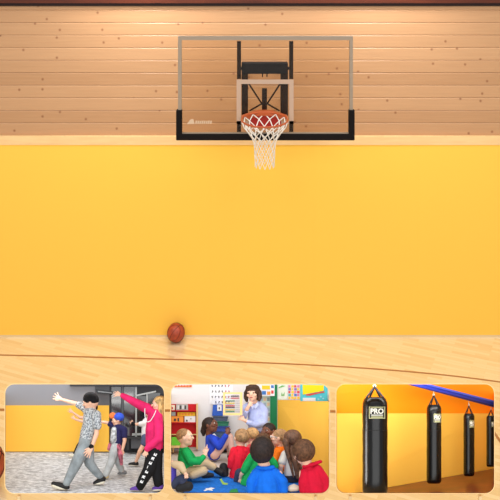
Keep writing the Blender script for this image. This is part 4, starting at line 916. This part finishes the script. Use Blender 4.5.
# front row
p = Person(I, 'child in royal blue polo seen from behind at the front', (265, 492.6))
p.head(261.8, 451.2, 4, 13.2, -176, 2, -4, neck=(264.5, 466, 2))
p.limb((266, 476, 2, 9), (267, 486, 2, 10.4)); p.limb((254, 474, 2, 5), (249, 486, 3, 4), (251, 490, -8, 2.6)); p.hand(251, 489.6, -8, 30, 8)
p.limb((279, 474, 2, 5), (285, 486, 3, 4), (283, 490, -8, 2.6)); p.hand(283, 489.6, -8, 150, 8)
p.limb((262, 488, -4, 3), (252, 487, -9, 3), (266, 489, -12, 2.6)); p.limb((271, 488, -4, 3), (281, 487, -9, 3), (268, 489, -12, 2.6))
p.body(); p.face(); p.hair(BKH, c=(0, .1, -.16), r=(.94, 1.06, 1.0), vox=.5)
BPO = mat('royal_blue_polo', (20, 104, 214), .85, .15, var=.06, vscale=22)
p.wear('polo', BPO, ((265.4, 469.4, 2, 6), (266, 477, 2, 10), (267, 486, 2, 12.5), (267, 491, 2, 12.5)), ((257.5, 473.4, 2, 6), (251.8, 482, 3, 5.4), (251, 490, 2, 4.6)), ((274, 473.6, 2, 6), (282.4, 482, 3, 5.4), (283.4, 490, 2, 4.6)), vox=.5, smooth=4)
p.wear('collar', BPO, ((257.6, 467.6, 5, 1.9), (265.5, 468.6, 8.6, 2.0), (272.8, 467.2, 5, 1.9)), vox=.4)
p.wear('trousers', KH, ((262, 488.6, -4, 3.4), (252, 487.6, -9, 3.4), (266, 489, -12, 3)), ((271, 488.6, -4, 3.4), (281, 487.6, -9, 3.4), (268, 489, -12, 3)))
p = Person(I, 'child in crimson polo leaning left in the right front corner', (312, 492.4))
p.head(303.4, 452.6, 4, 12.2, -150, 0, 12, neck=(307, 465, 2))
p.limb((311, 474, 2, 8.4), (313.6, 486, 2, 9.6)); p.limb((302, 473, 4, 4.4), (302, 485, 7, 3.8), (303, 489.4, -6, 2.6)); p.hand(303, 489, -6, 30, 7.6)
p.limb((320, 472, 2, 4.6), (324, 484, 2, 3.8), (321, 489, -8, 2.6)); p.hand(321, 488.6, -8, 150, 7.6)
p.limb((308, 488, -4, 3), (300, 487, -9, 3), (312, 489, -12, 2.6)); p.limb((316, 488, -4, 3), (322, 487, -9, 3), (313, 489, -12, 2.6))
p.body(); p.face(); p.hair(BRH, c=(0, .16, -.14), r=(.94, .98, 1.0), vox=.5)
RPO = mat('crimson_polo', (196, 20, 50), .85, .15, var=.06, vscale=22)
p.wear('polo', RPO, ((309, 468.6, 2, 5.6), (311.4, 476, 2, 9.4), (313.6, 486, 2, 11.4), (313.6, 491, 2, 11.4)), ((304.6, 472.6, 4, 4.6), (303, 483, 6, 4.4), (303.4, 490, 5, 4)), ((317, 469.8, 2, 5.4), (323.6, 479, 2, 5.2), (325, 490, 2, 4.6)), vox=.5, smooth=4)
p.wear('collar', RPO, ((304, 466.6, 6, 1.7), (312.5, 464.4, 7, 1.9), (320.6, 461.6, 3, 1.5)), vox=.4)
p.wear('trousers', DKJ, ((308, 488.6, -4, 3.4), (300, 487.6, -9, 3.4), (312, 489, -12, 3)), ((316, 488.6, -4, 3.4), (322, 487.6, -9, 3.4), (313, 489, -12, 3)))
solo(I, 'bag', 'pale cloth bag lying on the rug between the blue polo and the crimson polo', 'bag', PX().c((290.6, 488.6, 0, 3.2), (297, 488.4, 0, 2.9)).c((290, 486.4, 0, 1.2), (294, 484.8, 0, 1.1), (298, 486.6, 0, 1.2)), mat('pale_bag', (212, 196, 178), .9), I.floor(294, 491.8), vox=.45, flat=False)

# ================================================================== box 3: punching bags
I = Inset(336.3, 494.2, 470, 384.2, 493.2)
bx = display_box(I, 'right display box holding four black punching bags', power=3.4)
TA, TB = 5.55, T1
def wallt(x): return TA+(TB-TA)*(x-336.3)/(494.2-336.3)
def skew(name, x0, y0, x1, y1, m, d=0.0, x1y=None, poly=None, thick=.006):
    pl = poly or clipr(I, x0, y0, x1, y1); n = len(pl)
    vs = [I.pt(x, y, wallt(x)+d) for x, y in pl]+[I.pt(x, y, wallt(x)+d+thick) for x, y in pl]
    return vs, [tuple(range(n)), tuple(range(2*n-1, n-1, -1))]+[(i, n+i, n+(i+1) % n, (i+1) % n) for i in range(n)]
# upright strip light added for a highlight on the bags, inside left edge
b_ = MB(); q_ = [I.pt(x, y, t) for x in (I.x0-.05, I.x0-.5) for y, t in ((396, T0+.045), (480, T0+.045), (480, T0+.1), (396, T0+.1))]
b_.add(q_, [(0, 1, 2, 3), (7, 6, 5, 4), (0, 4, 5, 1), (1, 5, 6, 2), (2, 6, 7, 3), (3, 7, 4, 0)])
link('added_light_strip', b_.v, b_.f, mat('added_strip_housing', (226, 222, 212), .4), bx.root, Vector(bx.root.location))
ld = bpy.data.lights.new('added_strip_light', 'AREA'); ld.shape = 'RECTANGLE'; ld.size = .05; ld.size_y = .42; ld.energy = 1.1
lo = bpy.data.objects.new('added_strip_light', ld); COL.objects.link(lo); lc = I.pt(I.x0+1.2, 438, T0+.07)
lz = -(I.pt(430, 438, T0+.25)-lc).normalized(); ly = (I.pt(I.x0, 384, T0)-I.pt(I.x0, 490, T0)).normalized(); lx = ly.cross(lz).normalized(); ly = lz.cross(lx)
lo.matrix_world = Matrix(((lx.x, ly.x, lz.x, lc.x), (lx.y, ly.y, lz.y, lc.y), (lx.z, ly.z, lz.z, lc.z), (0, 0, 0, 1)))
vs, fs = skew('', 336.3, 384.2, 494.1, 416, mat('orange_wall', (255, 140, 10), .6, .2), .012)
link('orange_upper_wall', vs, fs, mat('orange_wall', (250, 134, 12), .6, .2), bx.root, Vector(bx.root.location))
J_ = Inset(336.7, 493.8, 470, 384.6, 492.8); lowpoly = clipr(J_, 336.7, 413.4, 493.8, 492.8)
vs, fs = skew('', 0, 0, 0, 0, None, 0, poly=lowpoly)
c0 = sum(vs, Vector((0, 0, 0)))/len(vs)
tag(link('wall_padding', vs, fs, YELLOW, None, c0), 'yellow padding on the slanting wall behind the punching bags', 'wall padding')
# floor of the box, meeting the slanting wall along a rising line
fl = [(349, 493.05), (352, 492.9)]
A_, B_, C_ = I.pt(356, 493.0, wallt(356)-.009), I.pt(494, 468.6, wallt(494)-.009), I.pt(494, 493.0, T0+.02)
nn = (B_-A_).cross(C_-A_).normalized()
def flo(x, y): d = I.ray(x, y); C0 = Vector((0, 0, CAMH)); return C0+d*((A_-C0).dot(nn)/d.dot(nn))
pl = clipr(I, 336.3, 384.2, 494.1, 493.1); ext = []
line = lambda x: 493.0+(468.6-493.0)*(x-356)/(494-356)
res = []
for p_, q_ in zip(pl, pl[1:]+pl[:1]):
    a, b = p_[1]-line(p_[0]), q_[1]-line(q_[0])
    if a >= 0: res.append(p_)
    if (a >= 0) != (b >= 0): k = a/(a-b); res.append((p_[0]+(q_[0]-p_[0])*k, p_[1]+(q_[1]-p_[1])*k))
vs = [flo(x, y) for x, y in res]; dn = nn*(-.004 if nn.z > 0 else .004); n = len(vs); vs += [v+dn for v in vs]
link('floor_panel', vs, [tuple(range(n)), tuple(range(2*n-1, n-1, -1))]+[(i, n+i, n+(i+1) % n, (i+1) % n) for i in range(n)], mat('rust_floor', (112, 52, 20), .35, .3, var=.15, vscale=8), bx.root, Vector(bx.root.location))
# blue beam
LEA = mat('black_leather', (7, 7, 8), .26, .3, bump=.06, bscale=40); STR = mat('strap_black', (20, 20, 20), .7); CHN = mat('steel_chain', (176, 168, 150), .3, .5, metal=.6)
BT0, BT1 = 5.42, 6.1
def beam_pt(f, dy): x = 408+(494.0-408)*f; return (x, 384.4+dy+(404-384.4)*f)
bm_ = Thing(I, 'steel_beam', 'blue steel beam running away to the right above the punching bags', 'beam', (450, 396), T0)
def bt(x): return 5.5+(6.2-5.5)*(x-408)/(494-408)
lower = [(409, 384.45), (493.9, 407.0)]
pts = [(409.0, 384.45), (424, 384.45), (493.95, 402.2), (493.95, 407.2), (471, 401.6)]
def beam(poly, d0, d1, name, m):
    n = len(poly); vs = [I.pt(x, y, bt(x)+d) for d in (d0, d1) for x, y in poly]
    link(name, vs, [tuple(range(n)), tuple(range(2*n-1, n-1, -1))]+[(i, n+i, n+(i+1) % n, (i+1) % n) for i in range(n)], m, bm_.root, Vector(bm_.root.location))
beam([(410.5, 384.5), (424, 384.5), (493.9, 402.4), (493.9, 405.2)], 0, .05, 'beam_web', mat('beam_blue', (44, 58, 178), .4, .4))
beam([(407.5, 384.5), (410.6, 384.5), (493.9, 405.2), (493.9, 407.4)], -.02, .07, 'lower_flange', mat('beam_navy', (26, 24, 84), .45, .4))
beam([(424, 384.5), (431, 384.5), (493.9, 400.6), (493.9, 402.4)], -.015, .06, 'upper_flange', mat('beam_light_blue', (74, 92, 206), .4, .4))
def text_px(s, size):
    cu = bpy.data.curves.new('t', 'FONT'); cu.body = s; cu.size = size; cu.offset = .035*size; cu.resolution_u = 3
    o = bpy.data.objects.new('t', cu); COL.objects.link(o)
    dg = bpy.context.evaluated_depsgraph_get(); me = o.evaluated_get(dg).to_mesh()
    vs = [v.co.copy() for v in me.vertices]; fs = [list(p.vertices) for p in me.polygons]
    o.evaluated_get(dg).to_mesh_clear(); bpy.data.objects.remove(o); return vs, fs
def bag(cx, ytop, ybot, r, t, hook, lab, label, tall=True):
    b = Thing(I, 'punching_bag', label, 'punching bag', (cx, ybot), t, 'black punching bags in a row')
    prof = [(ytop, 0.0), (ytop-.2, r*.55), (ytop+r*.10, r*.86), (ytop+r*.45, r*.99), (ytop+r*.9, r)]
    H = ybot-ytop; k = 10
    for i in range(1, k): prof.append((ytop+r*.9+(H-r*1.6)*i/k, r*(1+.012*math.sin(i*2.3))))
    prof += [(ybot-r*.5, r), (ybot-r*.2, r*.95), (ybot, r*.7), (ybot+.2, 0.0)]
    n = 32; px = PX(); vs = []; 
    for y, q in prof: vs += [(cx+q*math.cos(2*math.pi*j/n), -y, q*math.sin(2*math.pi*j/n)) for j in range(n)]
    fs = [(i*n+j, i*n+(j+1) % n, (i+1)*n+(j+1) % n, (i+1)*n+j) for i in range(len(prof)-1) for j in range(n)]
    px.add(vs, fs); b.part('bag_skin', px, LEA)
    for y in (ytop+r*.75, ytop+H*.33): b.part('seam', PX().t([(cx+r*1.003*math.cos(2*math.pi*j/n), y, r*1.003*math.sin(2*math.pi*j/n)) for j in range(n)], r*.018, True), STR)
    hx, hy = hook
    for sx, sz in ((-.72, .35), (.72, .35), (-.45, -.6), (.45, -.6)):
        x0, z0 = cx+r*sx*.93, r*sz*.93
        s = PX(); s.c((x0, ytop+r*.75, z0*1.04, r*.085), (x0, ytop+.3, z0*.98, r*.085), (hx, hy, 0, r*.07)); b.part('strap', s, STR)
    s = PX(); s.t([(hx+r*.11*math.cos(a), hy-r*.05+r*.13*math.sin(a), 0) for a in (2*math.pi*j/12 for j in range(12))], r*.035, True); b.part('ring', s, CHN)
    y1 = hook[2] if False else lab
    return b
def patch(b, cx, r, x0, y0, x1, y1, turn=0):
    bord = mat('label_border', (186, 186, 140), .6); ink = mat('label_black', (30, 32, 30), .6); wht = mat('label_white', (238, 238, 226), .6)
    def wrap(vs, fs, off, name, m):
        out = []
        for v in vs:
            u = (v[0]-cx)/r; a = math.asin(max(-.98, min(.98, u))); out.append(Vector((cx+(r+off)*math.sin(a), -v[1], (r+off)*math.cos(a))))
        px = PX(); px.add(out, fs); b.part(name, px, m, flat=True)
    def grid(a0, b0, a1, b1, n=8):
        vs = [(a0+(a1-a0)*i/n, y) for y in (b0, b1) for i in range(n+1)]; return vs, [(i, i+1, n+2+i, n+1+i) for i in range(n)]
    W, H = x1-x0, y1-y0; e = .05*W
    wrap(*grid(x0, y0, x1, y1), r*.012, 'label_edge', bord); wrap(*grid(x0+e, y0+e, x1-e, y1-e), r*.02, 'label_ground', ink)
    vs, fs = text_px('PRO', 1); xa, xb = min(v.x for v in vs), max(v.x for v in vs); ya, yb = min(v.y for v in vs), max(v.y for v in vs)
    wrap([(x0+.1*W+(v.x-xa)/(xb-xa)*.8*W, y0+.62*H-(v.y-ya)/(yb-ya)*.46*H) for v in vs], fs, r*.03, 'label_text', wht)
    for yy, h, m in ((.08, .05, bord), (.68, .07, wht), (.82, .1, bord)): wrap(*grid(x0+.14*W, y0+yy*H, x1-.14*W, y0+(yy+h)*H), r*.03, 'label_line', m)
def chain(b, x, y0, y1):
    n = max(2, int((y1-y0)/1.6))
    for i in range(n):
        y = y0+(y1-y0)*(i+.5)/n; s = PX(); s.t([(x+(.42*math.cos(a) if i % 2 else .0), y+(y1-y0)/n*.62*math.sin(a), (0 if i % 2 else .42*math.cos(a))) for a in (2*math.pi*j/10 for j in range(10))], .17, True); b.part('chain_link', s, CHN)
b = bag(375, 397.2, 497.5, 12.6, 5.42, (374.6, 386.6), 0, 'largest punching bag, nearest at the left, without a beam above it'); patch(b, 375, 12.6, 369, 406.4, 385, 418.6); chain(b, 374.6, 384.8, 386.6)
b = bag(434, 404.8, 483.6, 7.4, 5.6, (433.8, 395.4), 0, 'second punching bag from the left, hanging clear of the rust floor'); patch(b, 434, 7.4, 433.8, 413.8, 441.1, 422.4); chain(b, 433.8, 391.4, 395.2)
b = bag(469, 413.6, 476.2, 5.5, 5.8, (468.8, 405.6), 0, 'third punching bag from the left, short in view under the middle of the beam'); patch(b, 469, 5.5, 469.6, 420.4, 474.3, 427.6); chain(b, 468.8, 401, 405.4)
b = bag(490.6, 415.8, 466.8, 4.2, 5.95, (491.2, 409.6), 0, 'smallest punching bag, farthest at the right edge of its box'); patch(b, 490.6, 4.2, 491.6, 421.6, 494.0, 427); chain(b, 491.2, 407, 409.4)
